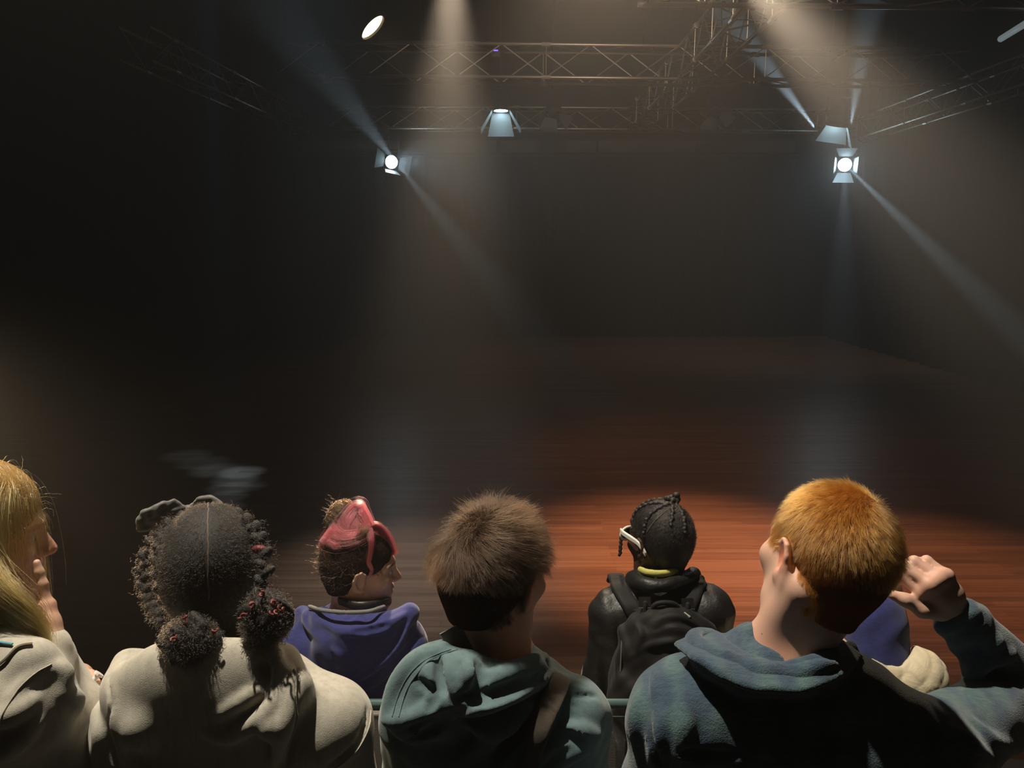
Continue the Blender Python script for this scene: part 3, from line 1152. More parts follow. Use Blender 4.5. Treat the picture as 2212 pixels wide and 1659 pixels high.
        F.ell(hip + V3(0, 0, 0.02), (0.19 + loose, 0.135, 0.115), None, 0.06)
        if arms:
            for S, E, W in ((SL, self.EL, self.WL), (SR, self.ER, self.WR)):
                F.cone(S, E, r, 0.052 + bulk, 0.035)
                F.cone(E, E + (W - E) * 0.86, 0.052 + bulk, 0.044, 0.03)
                d = (W - E) / np.linalg.norm(W - E)
                F.cone(E + (W - E) * 0.86, W - 0.005 * d, 0.040, 0.036, 0.008)
        return F

    def neck_hole(self, F, r=0.066, drop=0.02, k=0.012):
        F.cone(self.nb + V3(0, 0, -drop), self.nt + (self.nt - self.nb) * 0.8, r, r * 1.25, k, sub=True)

    def wear(self, F, name, m, smooth=1, parent=None, label=None):
        co, f = F.mesh(name, smooth)
        if name == 'hair':
            co, f = largest_piece(co, f)
        o = mesh_from(name, co, f, m, parent or self.root, self.base)
        if label:
            o['label'] = label
        return o

    # ---- hair
    def local(self, P):
        return (np.asarray(P) - self.hc) @ self.hR / self.hs

    def world(self, L):
        return self.hc + (self.hs * np.asarray(L)) @ self.hR.T

    def scalp(self, n, keep, seed=0):
        g = np.random.default_rng(seed)
        d = g.normal(size=(n, 3))
        d /= np.linalg.norm(d, axis=1, keepdims=True)
        L = V3(0, -0.015, 0.025) + d * V3(0.078, 0.100, 0.095)
        P = self.F.onto(self.world(L), 0.0, 5)
        L = self.local(P)
        m = keep(L[:, 0], L[:, 1], L[:, 2])
        P, L = P[m], L[m]
        return P, self.F.grad(P), L

    def grow(self, P, Nn, D, length, K=8, lift=0.3, gravity=0.0, curl=0.0, wave=0.0, seed=0, off=0.002, relax=0.0, flow=None, noise=0.2):
        """strands that start along D tilted off the scalp, then bend under gravity and stay outside the head"""
        g = np.random.default_rng(seed)
        n = len(P)
        D = D - Nn * (D * Nn).sum(1, keepdims=True)
        D /= np.maximum(np.linalg.norm(D, axis=1, keepdims=True), 1e-6)
        D = D + lift * Nn + noise * g.normal(size=(n, 3))
        D /= np.linalg.norm(D, axis=1, keepdims=True)
        out = [P.copy()]
        st = (np.asarray(length) / (K - 1)).reshape(-1, 1)
        ph = g.uniform(0, 6.28, (n, 1))
        a1 = np.cross(D, g.normal(size=(n, 3)))
        a1 /= np.maximum(np.linalg.norm(a1, axis=1, keepdims=True), 1e-6)
        X = P.copy()
        for i in range(1, K):
            if flow is not None:
                D = D + flow(self.local(X), i) @ self.hR.T
            D = D + V3(0, 0, -gravity) + wave * g.normal(size=(n, 3))
            if curl > 0:
                a2 = np.cross(D, a1)
                D = D + curl * (np.cos(ph + i * 1.5) * a1 + np.sin(ph + i * 1.5) * a2)
            D /= np.linalg.norm(D, axis=1, keepdims=True)
            X = X + D * st
            s = self.F.sample(X)
            inn = s < off
            if inn.any():
                G = self.F.grad(X[inn])
                X[inn] = X[inn] + G * (off - s[inn])[:, None]
            out.append(X.copy())
        return np.stack(out, 1)

    def clump(self, S, m, strength, seed=0, start=0.15):
        """draw strands together into locks towards their ends"""
        g = np.random.default_rng(seed)
        k = g.choice(len(S), m, replace=False)
        r = S[:, 0]
        idx = np.concatenate([np.argmin(((r[i:i + 2000, None] - r[None, k]) ** 2).sum(2), 1) for i in range(0, len(r), 2000)])
        G = S[k][idx]
        t = np.clip((np.linspace(0, 1, S.shape[1]) - start) / (1 - start), 0, 1)[None, :, None]
        w_ = t * strength * g.uniform(0.5, 1.0, (len(S), 1, 1))
        off = S[:, :1] - G[:, :1]
        return S * (1 - w_) + w_ * (G + 0.25 * off)

    def cap(self, name, m, keep_front, grow_by=0.006, drop=-0.075, extra=None, k=0.01):
        """close-fitting hair mass under the strands; keep_front(F, p) carves the hairline"""
        c, R, s = self.hc, self.hR, self.hs

        def p(x, y, z):
            return c + R @ (s * V3(x, y, z))
        lo, hi = c - 0.20 * s, c + 0.20 * s
        F = Field(*[axis([(lo[j], hi[j], 0.0042)]) for j in range(3)])
        g = grow_by / s
        F.ell(p(0, -0.012, 0.036), s * V3(0.074 + g, 0.094 + g, 0.084 + g), R, 0.0)
        F.ell(p(0, -0.045, 0.010), s * V3(0.068 + g, 0.058 + g, 0.070 + g), R, 0.03)
        F.cone(p(0, -0.045, -0.02), p(0, -0.040, drop), s * (0.050 + g), s * (0.042 + g), 0.03)
        if extra:
            extra(F, p)
        keep_front(F, p)
        self.capF = F
        return self.wear(F, name, m)


M_EYE = mat('eye_white', (0.45, 0.42, 0.40), 0.25)
M_IRIS = mat('iris_brown', (0.05, 0.028, 0.015), 0.1)
SKIN_PALE = skin('skin_pale', (0.62, 0.40, 0.30), (0.60, 0.30, 0.22))
SKIN_FAIR = skin('skin_fair', (0.56, 0.36, 0.26), (0.52, 0.26, 0.18))
SKIN_TAN = skin('skin_tan', (0.46, 0.28, 0.18), (0.42, 0.22, 0.14))
SKIN_DEEP = skin('skin_deep', (0.060, 0.030, 0.018), (0.05, 0.022, 0.014))
CLOTH_OAT = cloth('oatmeal_fleece', (0.46, 0.43, 0.36), (0.34, 0.315, 0.26), (0.54, 0.51, 0.44), (26, 26, 6), 0.55, weave=700)
CLOTH_TEAL = cloth('teal_fleece', (0.120, 0.185, 0.195), (0.085, 0.135, 0.145), (0.145, 0.215, 0.225), (30, 30, 30), 0.6, weave=650)
CLOTH_BLUE = cloth('navy_jersey', (0.032, 0.038, 0.150), (0.022, 0.025, 0.105), (0.042, 0.050, 0.185), (20, 20, 60), 0.5)
CLOTH_JEANS = cloth('dark_denim', (0.02, 0.025, 0.04), (0.012, 0.014, 0.024), None)
CLOTH_BLACK = cloth('black_cotton', (0.012, 0.012, 0.013), (0.008, 0.008, 0.009), None)
M_SHOE = mat('black_rubber', (0.02, 0.02, 0.02), 0.5)
M_TRIM = mat('grey_trim', (0.30, 0.30, 0.29), 0.8)


# ------------------------------------------------------------------ boy with brown hair and teal hoodie
def boy():
    d = 1.40
    hR = rot(yaw=-36, pitch=-6, roll=2)
    P = Person('person with tousled brown hair and teal hoodie, brown strap over right shoulder',
               at(1083, 1448, 1.38), at(905, 1545, 1.40), at(1235, 1550, 1.40), at(1068, 1240, 1.42), hR, 1.06, 0.45, SKIN_FAIR)
    P.finish_body(flush=[(P.hc + hR @ V3(0.08, 0, -0.01), 0.035, (1.0, 0.72, 0.66))], brow=(0.25, 0.2, 0.16))
    P.eyes()
    P.lower(CLOTH_JEANS, M_SHOE)
    # hair
    cap_m = mat('brown_hair_base', (0.022, 0.013, 0.008), 0.9, spec=0.0)

    def carve(F, p):
        F.ell(p(0, 0.135, -0.055), (0.075, 0.095, 0.105), hR, 0.012, sub=True)
        F.plane_cut(p(0, -0.04, -0.064), hR @ V3(0, 0.25, -1), 0.006)
        for q in (-1, 1):
            F.ell(p(q * 0.088, 0.018, -0.045), (0.028, 0.048, 0.058), hR, 0.01, sub=True)
    hair = P.cap('hair', cap_m, carve, 0.006)
    wl = np.array([-0.005, -0.065, 0.100])              # the whorl at the crown

    def keep(x, y, z):
        return (z > -0.062 - 0.25 * (y + 0.06)) & ~((y > -0.03) & (z < -0.02)) & ~((y > 0.062) & (z < 0.085)) & ~((np.abs(x) > 0.05) & (y > -0.032) & (z < 0.014)) & (y < 0.09)
    roots, nr, L = P.scalp(34000, keep, 11)
    D = L - wl + 0.011 * np.random.default_rng(2).normal(size=L.shape)
    sw = np.cross(np.array([0, -0.5, 0.85]), D)
    D = D + 0.75 * sw
    D = D @ hR.T
    top = np.clip((L[:, 2] - 0.012) / 0.03, 0, 1)
    g = np.random.default_rng(5)
    ln = (0.016 + 0.040 * top) * g.uniform(0.7, 1.2, len(L))
    lift = (0.22 + 0.24 * top)[:, None]
    S = P.grow(roots, nr, D, ln, 8, lift, 0.06, 0.0, 0.10, 3, 0.003, noise=0.16)
    S = P.clump(S, 900, 0.75, 2)
    strands('hair_strands', S, 0.00017, hairmat('brown_hair', (0.036, 0.0175, 0.0075), 0.32, 0.5), hair, P.base)
    # locks that stick out on the left and at the front
    r2, n2, L2 = P.scalp(5200, lambda x, y, z: (z > 0.02) & (z < 0.075) & (y < 0.06) & (np.abs(x) > 0.035), 12)
    D2 = np.stack([np.sign(L2[:, 0]), 0.5 + 0 * L2[:, 0], -0.05 + 0 * L2[:, 0]], 1) @ hR.T
    S2 = P.grow(r2, n2, D2, g.uniform(0.03, 0.055, len(L2)), 8, 0.55, 0.10, 0, 0.10, 4, 0.004)
    S2 = P.clump(S2, 160, 0.85, 3)
    strands('hair_strands', S2, 0.00017, bpy.data.materials['brown_hair'], hair, P.base)

    # hoodie with the hood bunched over the left shoulder
    F = P.top()
    F.ell(at(985, 1490, 1.36), (0.125, 0.06, 0.085), rot(roll=-18), 0.03)
    F.ell(at(935, 1490, 1.34), (0.075, 0.06, 0.075), None, 0.03)
    F.ell(at(905, 1540, 1.32), (0.065, 0.05, 0.045), None, 0.02)
    F.tube([at(985, 1415, 1.38), at(1075, 1482, 1.30), at(1160, 1448, 1.34)], [0.028, 0.024, 0.020], 0.03)
    F.tube([at(985, 1395, 1.42), at(1000, 1440, 1.31), at(1040, 1500, 1.29)], [0.024, 0.028, 0.03], 0.02)
    F.cone(at(1066, 1418, 1.38), P.nt + (P.nt - P.nb) * 0.8, 0.062, 0.085, 0.014, sub=True)
    F.ripple(0.0022, 0.07, 21, (1, 1, 0.5))
    fold = [([(962, 1398), (895, 1425), (850, 1485), (832, 1556)], 0.012),
            ([(832, 1560), (900, 1548), (965, 1508), (1040, 1478), (1130, 1436), (1180, 1418)], 0.015),
            ([(905, 1592), (960, 1545), (1050, 1520), (1130, 1492), (1195, 1450)], 0.014),
            ([(1005, 1400), (1018, 1440), (1008, 1478)], 0.014),
            ([(960, 1420), (975, 1455), (985, 1500)], 0.010),
            ([(925, 1440), (930, 1480), (940, 1520)], 0.008),
            ([(985, 1650), (1060, 1590), (1130, 1545), (1180, 1525)], 0.016),
            ([(1080, 1659), (1140, 1600), (1180, 1540), (1200, 1500)], 0.015),
            ([(1010, 1560), (1060, 1580), (1120, 1572)], 0.010),
            ([(1165, 1640), (1200, 1600), (1250, 1580), (1290, 1590)], 0.016),
            ([(1185, 1659), (1220, 1630), (1262, 1618)], 0.014)]
    for pix, r in fold:
        F.crease(pix, r, 0.011, 0.002)
    for pix, r in [([(1015, 1520), (1075, 1505), (1150, 1470), (1185, 1440)], 0.010), ([(1030, 1425), (1040, 1460), (1025, 1495)], 0.009),
                   ([(948, 1425), (955, 1465), (962, 1500)], 0.007), ([(1060, 1655), (1110, 1600), (1160, 1560)], 0.010),
                   ([(880, 1575), (950, 1560), (1010, 1530)], 0.010), ([(1175, 1600), (1215, 1590), (1260, 1600)], 0.009),
                   ([(905, 1470), (935, 1500), (930, 1535)], 0.008), ([(990, 1505), (1060, 1495), (1120, 1470)], 0.006),
                   ([(880, 1600), (950, 1570), (1000, 1545)], 0.008), ([(1085, 1620), (1130, 1575), (1170, 1535)], 0.007),
                   ([(1200, 1480), (1215, 1500), (1290, 1505)], 0.0025)]:
        F.crease(pix, r, 0.008, -0.001, sub=True)
    h = P.wear(F, 'hoodie', CLOTH_TEAL)
    # stitched hem of the hood
    M = MB(P.base)
    for dx in (10, 24):
        pts = F.onto(np.array([F.hit(x + dx, y) for x, y in spline([(965, 1402), (900, 1430), (858, 1485), (838, 1545)], 8)[:, :2]]) if False else
                     np.array([F.hit(x, y) for x, y in [(965 + dx, 1404), (930 + dx, 1415), (900 + dx, 1432), (875 + dx, 1458), (858 + dx, 1487), (846 + dx, 1520), (838 + dx, 1548)]]), 0.0005)
        M.tube([tuple(q) for q in spline(list(pts), 5)], 0.0011, 6)
    M.build('hood_seam', CLOTH_TEAL, h)
    # bag strap over the right shoulder
    path = [(1212, 1452), (1206, 1475), (1195, 1505), (1178, 1545), (1158, 1590), (1140, 1635), (1128, 1690)]
    pts = spline([F.hit(x, y) for x, y in path], 5)
    nrm = F.grad(pts)
    over = [pts[0] + V3(0.0, 0.028 * k, -0.011 * k * k) for k in (3, 2, 1)]
    pts = np.array(over + list(pts))
    nrm = np.concatenate([np.tile(V3(0, 0.25, 1), (3, 1)), nrm])
    for _ in range(14):
        nrm[1:-1] = (nrm[:-2] + 2 * nrm[1:-1] + nrm[2:]) / 4
        pts[1:-1] = (pts[:-2] + 2 * pts[1:-1] + pts[2:]) / 4
    tg = np.gradient(pts, axis=0)
    sd = np.cross(tg, nrm)
    sd /= np.linalg.norm(sd, axis=1, keepdims=True)
    nn = nrm / np.linalg.norm(nrm, axis=1, keepdims=True)
    W_ = Field(*[axis([(pts[:, q].min() - 0.04, pts[:, q].max() + 0.04, 0.0032)]) for q in range(3)])
    for u in np.linspace(-0.0155, 0.0155, 9):
        W_.tube(list(pts + sd * u + nn * 0.007), 0.0036, 0.003)
    s = P.wear(W_, 'bag_strap', cloth('brown_webbing', (0.075, 0.060, 0.045), (0.05, 0.04, 0.03), None, weave=1400))
    s['label'] = 'brown webbing strap over the right shoulder'
    # stiff collar corner that stands up beside the neck
    c = at(985, 1382, 1.35)
    M = Matrix.Translation(Vector(c)) @ Matrix.Rotation(math.radians(78), 4, 'X') @ Matrix.Rotation(math.radians(28), 4, 'Z')
    tagm = MB(P.base).poly([(-0.02, -0.03), (0.02, -0.03), (0.02, 0.022), (-0.02, 0.022)], 0.002, M).build(
        'collar_tab', mat('dark_label', (0.05, 0.045, 0.04), 0.6), P.root)
    MB(P.base).tube([M @ Vector(v) for v in ((-0.02, -0.03, 0), (-0.02, 0.022, 0), (0.02, 0.022, 0), (0.02, -0.03, 0))], 0.0014, 6).build('tab_edge', M_TRIM, tagm)
    return P


BOY = boy()


def ribbon_tube(pts, r, seg=8):
    return [tuple(p) for p in pts], r


# ------------------------------------------------------------------ girl with two braids, oatmeal hoodie, bow
def braids():
    hR = rot(yaw=20, pitch=-3, roll=2)
    P = Person('person with centre-parted black braids ending in puffs, wearing a heather grey hoodie',
               at(462, 1425, 1.34), at(280, 1575, 1.34), at(712, 1562, 1.33), at(455, 1240, 1.39), hR, 1.0, 0.45, SKIN_DEEP)
    P.finish_body(lips=(0.8, 0.5, 0.5))
    P.eyes()
    P.lower(CLOTH_JEANS, M_SHOE)
    base_m = mat('black_hair_base', (0.010, 0.0085, 0.0075), 0.75)

    def carve(F, p):
        F.ell(p(0, 0.135, -0.060), (0.085, 0.085, 0.125), hR, 0.012, sub=True)
        F.plane_cut(p(0, -0.04, -0.082), hR @ V3(0, 0.25, -1), 0.006)

    hair = P.cap('hair', base_m, carve, 0.011)
    CF_ = P.capF
    hm = hairmat('black_coily_hair', (0.022, 0.017, 0.013), 0.35, 0.6)
    g = np.random.default_rng(4)
    # short coils pulled away from the parting
    d = g.normal(size=(34000, 3))
    d /= np.linalg.norm(d, axis=1, keepdims=True)
    Q = CF_.onto(P.world(V3(0, -0.02, 0.03) + d * V3(0.085, 0.11, 0.1)), 0.0, 5)
    Lq = P.local(Q)
    m = (Lq[:, 1] < 0.075) & (Lq[:, 2] > -0.075) & (np.abs(Lq[:, 0]) > 0.0012 + 0.0016 * g.random(len(Lq)))
    Q, Lq = Q[m], Lq[m]
    nQ = CF_.grad(Q)
    D = np.stack([np.sign(Lq[:, 0]), -0.2 + 0 * Lq[:, 0], -0.25 + 0 * Lq[:, 0]], 1) @ hR.T
    S = P.grow(Q - nQ * 0.002, nQ, D, g.uniform(0.006, 0.011, len(Q)), 8, 0.30, 0.0, 1.1, 0.1, 5, -1.0, noise=0.35)
    strands('hair_strands', S, 0.00022, hm, hair, P.base, tip=0.6)

    part = spline(list(CF_.onto(P.world(np.array([(0.0, 0.03, 0.15), (0.0, 0.0, 0.15), (0.0005, -0.04, 0.145), (0.0, -0.075, 0.125), (0.001, -0.10, 0.09), (0.0, -0.125, 0.04), (0.0, -0.13, 0.0)])), 0.0)), 6)
    part = CF_.onto(part + 0.0005 * g.normal(size=part.shape), 0.0)
    MB(P.base).tube([tuple(x) for x in part], 0.0017, 6).build('scalp_parting', mat('scalp_brown', (0.10, 0.075, 0.058), 0.6), P.body)

    # two rope braids that run down each side; dyed red turns show in them
    red = mat('red_dyed_hair', (0.17, 0.026, 0.020), 0.45)
    rq = NT(red)
    rq.bump(rq.noise(rq.coord((1, 1, 1)), 500, 3, 0.6), 0.6, 0.002)
    dark_braid = mat('black_braid_hair', (0.016, 0.013, 0.011), 0.55)
    dq = NT(dark_braid)
    dq.bump(dq.noise(dq.coord((1, 1, 1)), 420, 3, 0.6), 0.8, 0.003)

    def braid(path, r, redset, seed):
        pts = spline(path, 8)
        seg = np.linalg.norm(np.diff(pts, axis=0), axis=1)
        acc = np.concatenate([[0], np.cumsum(seg)])
        n = int(acc[-1] / (r * 0.95))
        cen = np.stack([np.interp(np.linspace(0, acc[-1], n), acc, pts[:, j]) for j in range(3)], 1)
        lo, hi = cen.min(0) - 0.03, cen.max(0) + 0.03
        F1 = Field(*[axis([(lo[j], hi[j], 0.0022)]) for j in range(3)])
        F2 = Field(*[axis([(lo[j], hi[j], 0.0022)]) for j in range(3)])
        for i in range(n):
            t = cen[min(i + 1, n - 1)] - cen[max(i - 1, 0)]
            t /= np.linalg.norm(t)
            a = np.cross(t, V3(0, 1, 0))
            a /= np.linalg.norm(a)
            b = np.cross(t, a)
            q = 1 if i % 2 else -1
            c = cen[i] + a * q * r * 0.38
            ax = t * 0.55 + a * q * -0.8
            ax /= np.linalg.norm(ax)
            ay = np.cross(b, ax)
            RR = np.stack([ax, ay, b], 1)
            (F2 if i in redset else F1).ell(c, (r * 1.0, r * 0.56, r * 0.74), RR, 0.002)
        o = P.wear(F1, 'braid', dark_braid, 0)
        if redset:
            P.wear(F2, 'dyed_turns', red, 0, o)
        # flyaways
        k = g.integers(0, n, 900)
        base = cen[k] + g.normal(size=(900, 3)) * r * 0.55
        dd = g.normal(size=(900, 3))
        dd /= np.linalg.norm(dd, axis=1, keepdims=True)
        S_ = P.grow(base, dd, g.normal(size=(900, 3)), g.uniform(0.008, 0.02, 900), 7, 0.6, 0.02, 0.9, 0.2, seed, -1.0)
        strands('flyaway_strands', S_, 0.00022, hm, o, P.base, tip=0.5)

    braid([at(392, 1122, 1.40), at(355, 1145, 1.37), at(341, 1190, 1.33), at(341, 1240, 1.31), at(350, 1272, 1.31), at(362, 1300, 1.32)], 0.0125, {21}, 31)
    braid([at(345, 1150, 1.46), at(318, 1190, 1.45), at(308, 1240, 1.44), at(318, 1290, 1.42), at(345, 1340, 1.37)], 0.0125, set(), 35)
    braid([at(505, 1112, 1.40), at(545, 1140, 1.36), at(566, 1185, 1.32), at(572, 1235, 1.30), at(570, 1262, 1.30), at(566, 1285, 1.31)], 0.0145, {8, 13, 18}, 32)

    # two puffs at the nape, stuck with dyed coils
    def puff(c, rad, seed, reds):
        lo, hi = c - np.array(rad) - 0.03, c + np.array(rad) + 0.03
        F = Field(*[axis([(lo[j], hi[j], 0.004)]) for j in range(3)])
        F.ell(c, np.array(rad) * 0.86, None, 0.0)
        F.ripple(0.006, 0.035, seed)
        o = P.wear(F, 'hair_puff', base_m)
        n = 3800
        dd = g.normal(size=(n, 3))
        dd /= np.linalg.norm(dd, axis=1, keepdims=True)
        X = c + dd * np.array(rad) * 0.72
        S_ = P.grow(X, dd, g.normal(size=(n, 3)), g.uniform(0.016, 0.030, n), 10, 0.9, 0.0, 1.25, 0.15, seed, -1.0)
        strands('puff_strands', S_, 0.00034, hm, o, P.base, tip=0.6)
        for (px, py, dz) in reds:
            mm = MB(P.base)
            q = F.hit(px, py)
            nn = F.grad(q)[0]
            t = np.cross(nn, g.normal(size=3))
            t /= np.linalg.norm(t)
            u = np.cross(nn, t)
            rr = 0.0045
            pts = [q + nn * (0.003 + 0.0016 * k) + rr * (1 - k * 0.05) * (math.cos(k * 0.8) * t + math.sin(k * 0.8) * u) for k in range(12)]
            mm.tube([tuple(x) for x in pts], 0.0019, 7)
            mm.build('dyed_coil', red, o, smooth=True)

    puff(at(412, 1385, 1.25), (0.052, 0.040, 0.042), 41, [(452, 1372, 0), (388, 1376, 0), (398, 1352, 0)])
    puff(at(575, 1335, 1.27), (0.045, 0.042, 0.052), 42, [(565, 1290, 0), (548, 1310, 0), (592, 1300, 0), (600, 1312, 0), (585, 1322, 0), (535, 1325, 0)])

    # sheer bow tied on top of the head
    bow_m = mat('sheer_grey_ribbon', (0.10, 0.095, 0.09), 0.6, sheen=0.3)

    def loop(pix, ds, thick=0.0035):
        pts = [at(x, y, dd_) for (x, y), dd_ in zip(pix, ds)]
        cen = np.mean(pts, 0)
        lo, hi = np.min(pts, 0) - 0.03, np.max(pts, 0) + 0.03
        F = Field(*[axis([(lo[j], hi[j], 0.0025)]) for j in range(3)])
        ring = spline(pts, 5)
        for a, b in zip(ring, ring[1:]):
            F.cone(a, b, thick * 1.2, thick * 1.2, 0.004)
        for a in ring:
            F.cone(a, cen, thick, thick * 1.5, 0.006)
        F.ripple(0.0012, 0.02, 5)
        return F
    bw = None
    for pix, ds in (([(396, 1098), (372, 1086), (335, 1097), (308, 1112), (302, 1142), (330, 1138), (362, 1124), (392, 1112), (396, 1098)],
                     [1.45, 1.44, 1.42, 1.41, 1.41, 1.43, 1.45, 1.46, 1.45]),
                    ([(418, 1094), (432, 1080), (452, 1078), (474, 1090), (486, 1108), (462, 1108), (438, 1104), (418, 1094)],
                     [1.46, 1.45, 1.45, 1.45, 1.46, 1.48, 1.48, 1.46])):
        F = loop(pix, ds)
        if bw is None:
            bw = P.wear(F, 'hair_bow', bow_m)
        else:
            P.wear(F, 'bow_loop', bow_m, 1, bw)
    k = at(407, 1100, 1.455)
    F = Field(*[axis([(k[j] - 0.03, k[j] + 0.03, 0.003)]) for j in range(3)])
    F.ell(k, (0.012, 0.010, 0.009), None, 0)
    P.wear(F, 'bow_knot', bow_m, 1, bw)

    # hoodie, hood lying on the back
    F = P.top(bulk=0.004)
    F.ell(at(445, 1505, 1.28), (0.165, 0.055, 0.105), None, 0.04)
    F.tube([at(548, 1425, 1.36), at(572, 1412, 1.33), at(610, 1435, 1.29), at(628, 1480, 1.27), at(590, 1560, 1.24)], [0.022, 0.024, 0.026, 0.026, 0.03], 0.025)
    F.tube([at(330, 1420, 1.37), at(280, 1440, 1.34), at(262, 1480, 1.30), at(300, 1570, 1.25)], [0.018, 0.022, 0.022, 0.03], 0.03)
    P.neck_hole(F, 0.066, 0.015)
    F.ripple(0.0020, 0.09, 27, (1, 1, 0.4))
    for pix, r in [([(545, 1425), (565, 1408), (590, 1420), (600, 1450), (585, 1490)], 0.010),
                   ([(470, 1545), (530, 1510), (575, 1480)], 0.010), ([(440, 1580), (500, 1590), (570, 1540), (612, 1480)], 0.010),
                   ([(590, 1659), (612, 1590), (628, 1520), (630, 1450)], 0.012),
                   ([(250, 1450), (246, 1510), (252, 1580), (270, 1650)], 0.008),
                   ([(205, 1530), (215, 1580), (205, 1650)], 0.010), ([(720, 1655), (770, 1615), (795, 1560)], 0.006)]:
        F.crease(pix, r, 0.012, 0.004)
    for pix, r in [([(640, 1440), (645, 1520), (632, 1600), (620, 1659)], 0.004), ([(238, 1450), (236, 1520), (242, 1600), (258, 1659)], 0.003),
                   ([(715, 1650), (765, 1610), (788, 1560), (792, 1530)], 0.0028), ([(560, 1430), (575, 1450), (572, 1490)], 0.006)]:
        F.crease(pix, r, 0.006, 0.0, sub=True)
    h = P.wear(F, 'hoodie', CLOTH_OAT)
    mm = MB(P.base)
    for pix in ([(634, 1445), (638, 1520), (626, 1600), (614, 1659)], [(722, 1659), (772, 1618), (796, 1566), (800, 1535)]):
        pts = np.array([F.hit(x, y) for x, y in pix])
        mm.tube([tuple(q) for q in spline(list(F.onto(spline(list(pts), 6), 0.0003)), 1)], 0.0014, 6)
    mm.build('hoodie_seam', CLOTH_OAT, h)
    return P


BRAIDS = braids()


# ------------------------------------------------------------------ person with ginger hair, raised hand
def ginger():
    hR = rot(yaw=17, pitch=-6, roll=17)
    hand_d = 1.36
    wr = at(2066, 1326, 1.39)
    palm = [at(1990, 1280, 1.36), at(2008, 1263, 1.35), at(2028, 1249, 1.355), at(2044, 1243, 1.365)]      # index .. little finger
    fing = [[at(1950, 1246, 1.375), at(1934, 1262, 1.40), at(1940, 1275, 1.415)],
            [at(1952, 1224, 1.375), at(1932, 1236, 1.405), at(1934, 1254, 1.42)],
            [at(1975, 1213, 1.38), at(1950, 1222, 1.41), at(1946, 1240, 1.425)],
            [at(2002, 1211, 1.385), at(1984, 1214, 1.41), at(1976, 1228, 1.42)]]
    thumb = [at(2030, 1322, 1.375), at(1992, 1318, 1.36), at(1955, 1296, 1.36), at(1926, 1284, 1.365)]
    SR = at(2000, 1625, 1.25)
    arms = {'ER': at(2215, 1495, 1.50), 'WR': wr}
    P = Person('person with short ginger hair in a dark teal shirt, right hand raised to the ear',
               at(1706, 1432, 1.21), at(1468, 1545, 1.22), SR, at(1779, 1208, 1.22), hR, 1.0, 0.45, SKIN_PALE, arms=arms,
               fine=[wr, at(1940, 1240, 1.40)], lap=(True, False), hips=V3(at(1740, 1430, 1.21)[0], at(1706, 1432, 1.21)[1] - 0.10, 0.995))
    F = P.F
    hand_poly(F, wr, palm, fing, thumb, 0.0100)
    # sternomastoid and nape muscles
    F.cone(P.hc + hR @ V3(-0.058, -0.03, -0.05), P.N + V3(-0.05, 0.04, -0.02), 0.022, 0.022, 0.03)
    P.finish_body(flush=[(P.hc + hR @ V3(-0.088, -0.002, -0.008), 0.020, (1.15, 0.55, 0.42)), (P.N + V3(-0.02, 0, 0.0), 0.05, (1.05, 0.80, 0.74))] +
                  [(q, 0.012, (1.0, 0.78, 0.72)) for q in palm], brow=(0.7, 0.45, 0.25))
    P.eyes()
    P.lower(CLOTH_JEANS, M_SHOE)
    mm = MB(P.base)
    for (x, y) in ((1646, 1369),):
        mm.lathe([(0.0001, -0.001), (0.0013, 0), (0.0001, 0.001)], Matrix.Translation(Vector(F.hit(x, y))), 8)
    mm.build('mole', mat('mole', (0.10, 0.04, 0.025), 0.6), P.body)
    base_m = mat('ginger_hair_base', (0.16, 0.055, 0.011), 0.9, spec=0.0)

    def carve(Fc, p):
        Fc.ell(p(0, 0.130, -0.050), (0.080, 0.080, 0.105), hR, 0.012, sub=True)
        for q in (-1, 1):
            Fc.ell(p(q * 0.088, 0.022, -0.040), (0.030, 0.052, 0.075), hR, 0.01, sub=True)
        Fc.plane_cut(p(0, -0.04, -0.082), hR @ V3(0, 0.2, -1), 0.006)
    hair = P.cap('hair', base_m, carve, 0.003, drop=-0.070)

    def keep(x, y, z):
        return (z > -0.108 + 0.55 * np.abs(x)) & ~((y > -0.03) & (z < -0.02)) & ~((y > 0.055) & (z < 0.075)) & ~((np.abs(x) > 0.046) & (y > -0.036) & (z < 0.004)) & (y < 0.088)
    roots, nr, L = P.scalp(42000, keep, 21)
    g = np.random.default_rng(8)
    wl = np.array([0.010, -0.050, 0.112])
    D = L - wl + 0.004 * g.normal(size=L.shape)
    D = (D + 0.5 * np.cross(np.array([0, -0.4, 0.9]), D)) @ hR.T
    top = np.clip((L[:, 2] + 0.02) / 0.06, 0, 1)
    S = P.grow(roots, nr, D, (0.009 + 0.015 * top) * g.uniform(0.7, 1.25, len(L)), 7, (0.30 + 0.30 * top)[:, None], 0.05, 0, 0.06, 6, 0.002, noise=0.14)
    S = P.clump(S, 1500, 0.55, 4)
    hm = hairmat('ginger_hair', (0.40, 0.108, 0.013), 0.33, 0.4)
    strands('hair_strands', S, 0.00016, hm, hair, P.base)
    r2, n2, L2 = P.scalp(5000, lambda x, y, z: (x > 0.035) & (z > -0.01) & (z < 0.085) & (y > -0.04) & (y < 0.07), 23)
    D2 = np.tile(V3(0.7, 0.7, -0.1), (len(L2), 1)) @ hR.T
    S2 = P.grow(r2, n2, D2, g.uniform(0.022, 0.036, len(L2)), 7, 0.8, 0.06, 0, 0.06, 9, 0.003)
    strands('hair_strands', S2, 0.00016, hm, hair, P.base)

    # shirt jacket with a turned collar, sleeve pushed up the raised arm
    plaid = cloth('teal_flannel', (0.060, 0.095, 0.115), (0.032, 0.052, 0.066), (0.095, 0.140, 0.160), (10, 60, 60), 0.5, weave=420, bump=0.5)
    q = NT(plaid)
    wv = q.n('ShaderNodeTexWave', wave_type='BANDS', bands_direction='X')
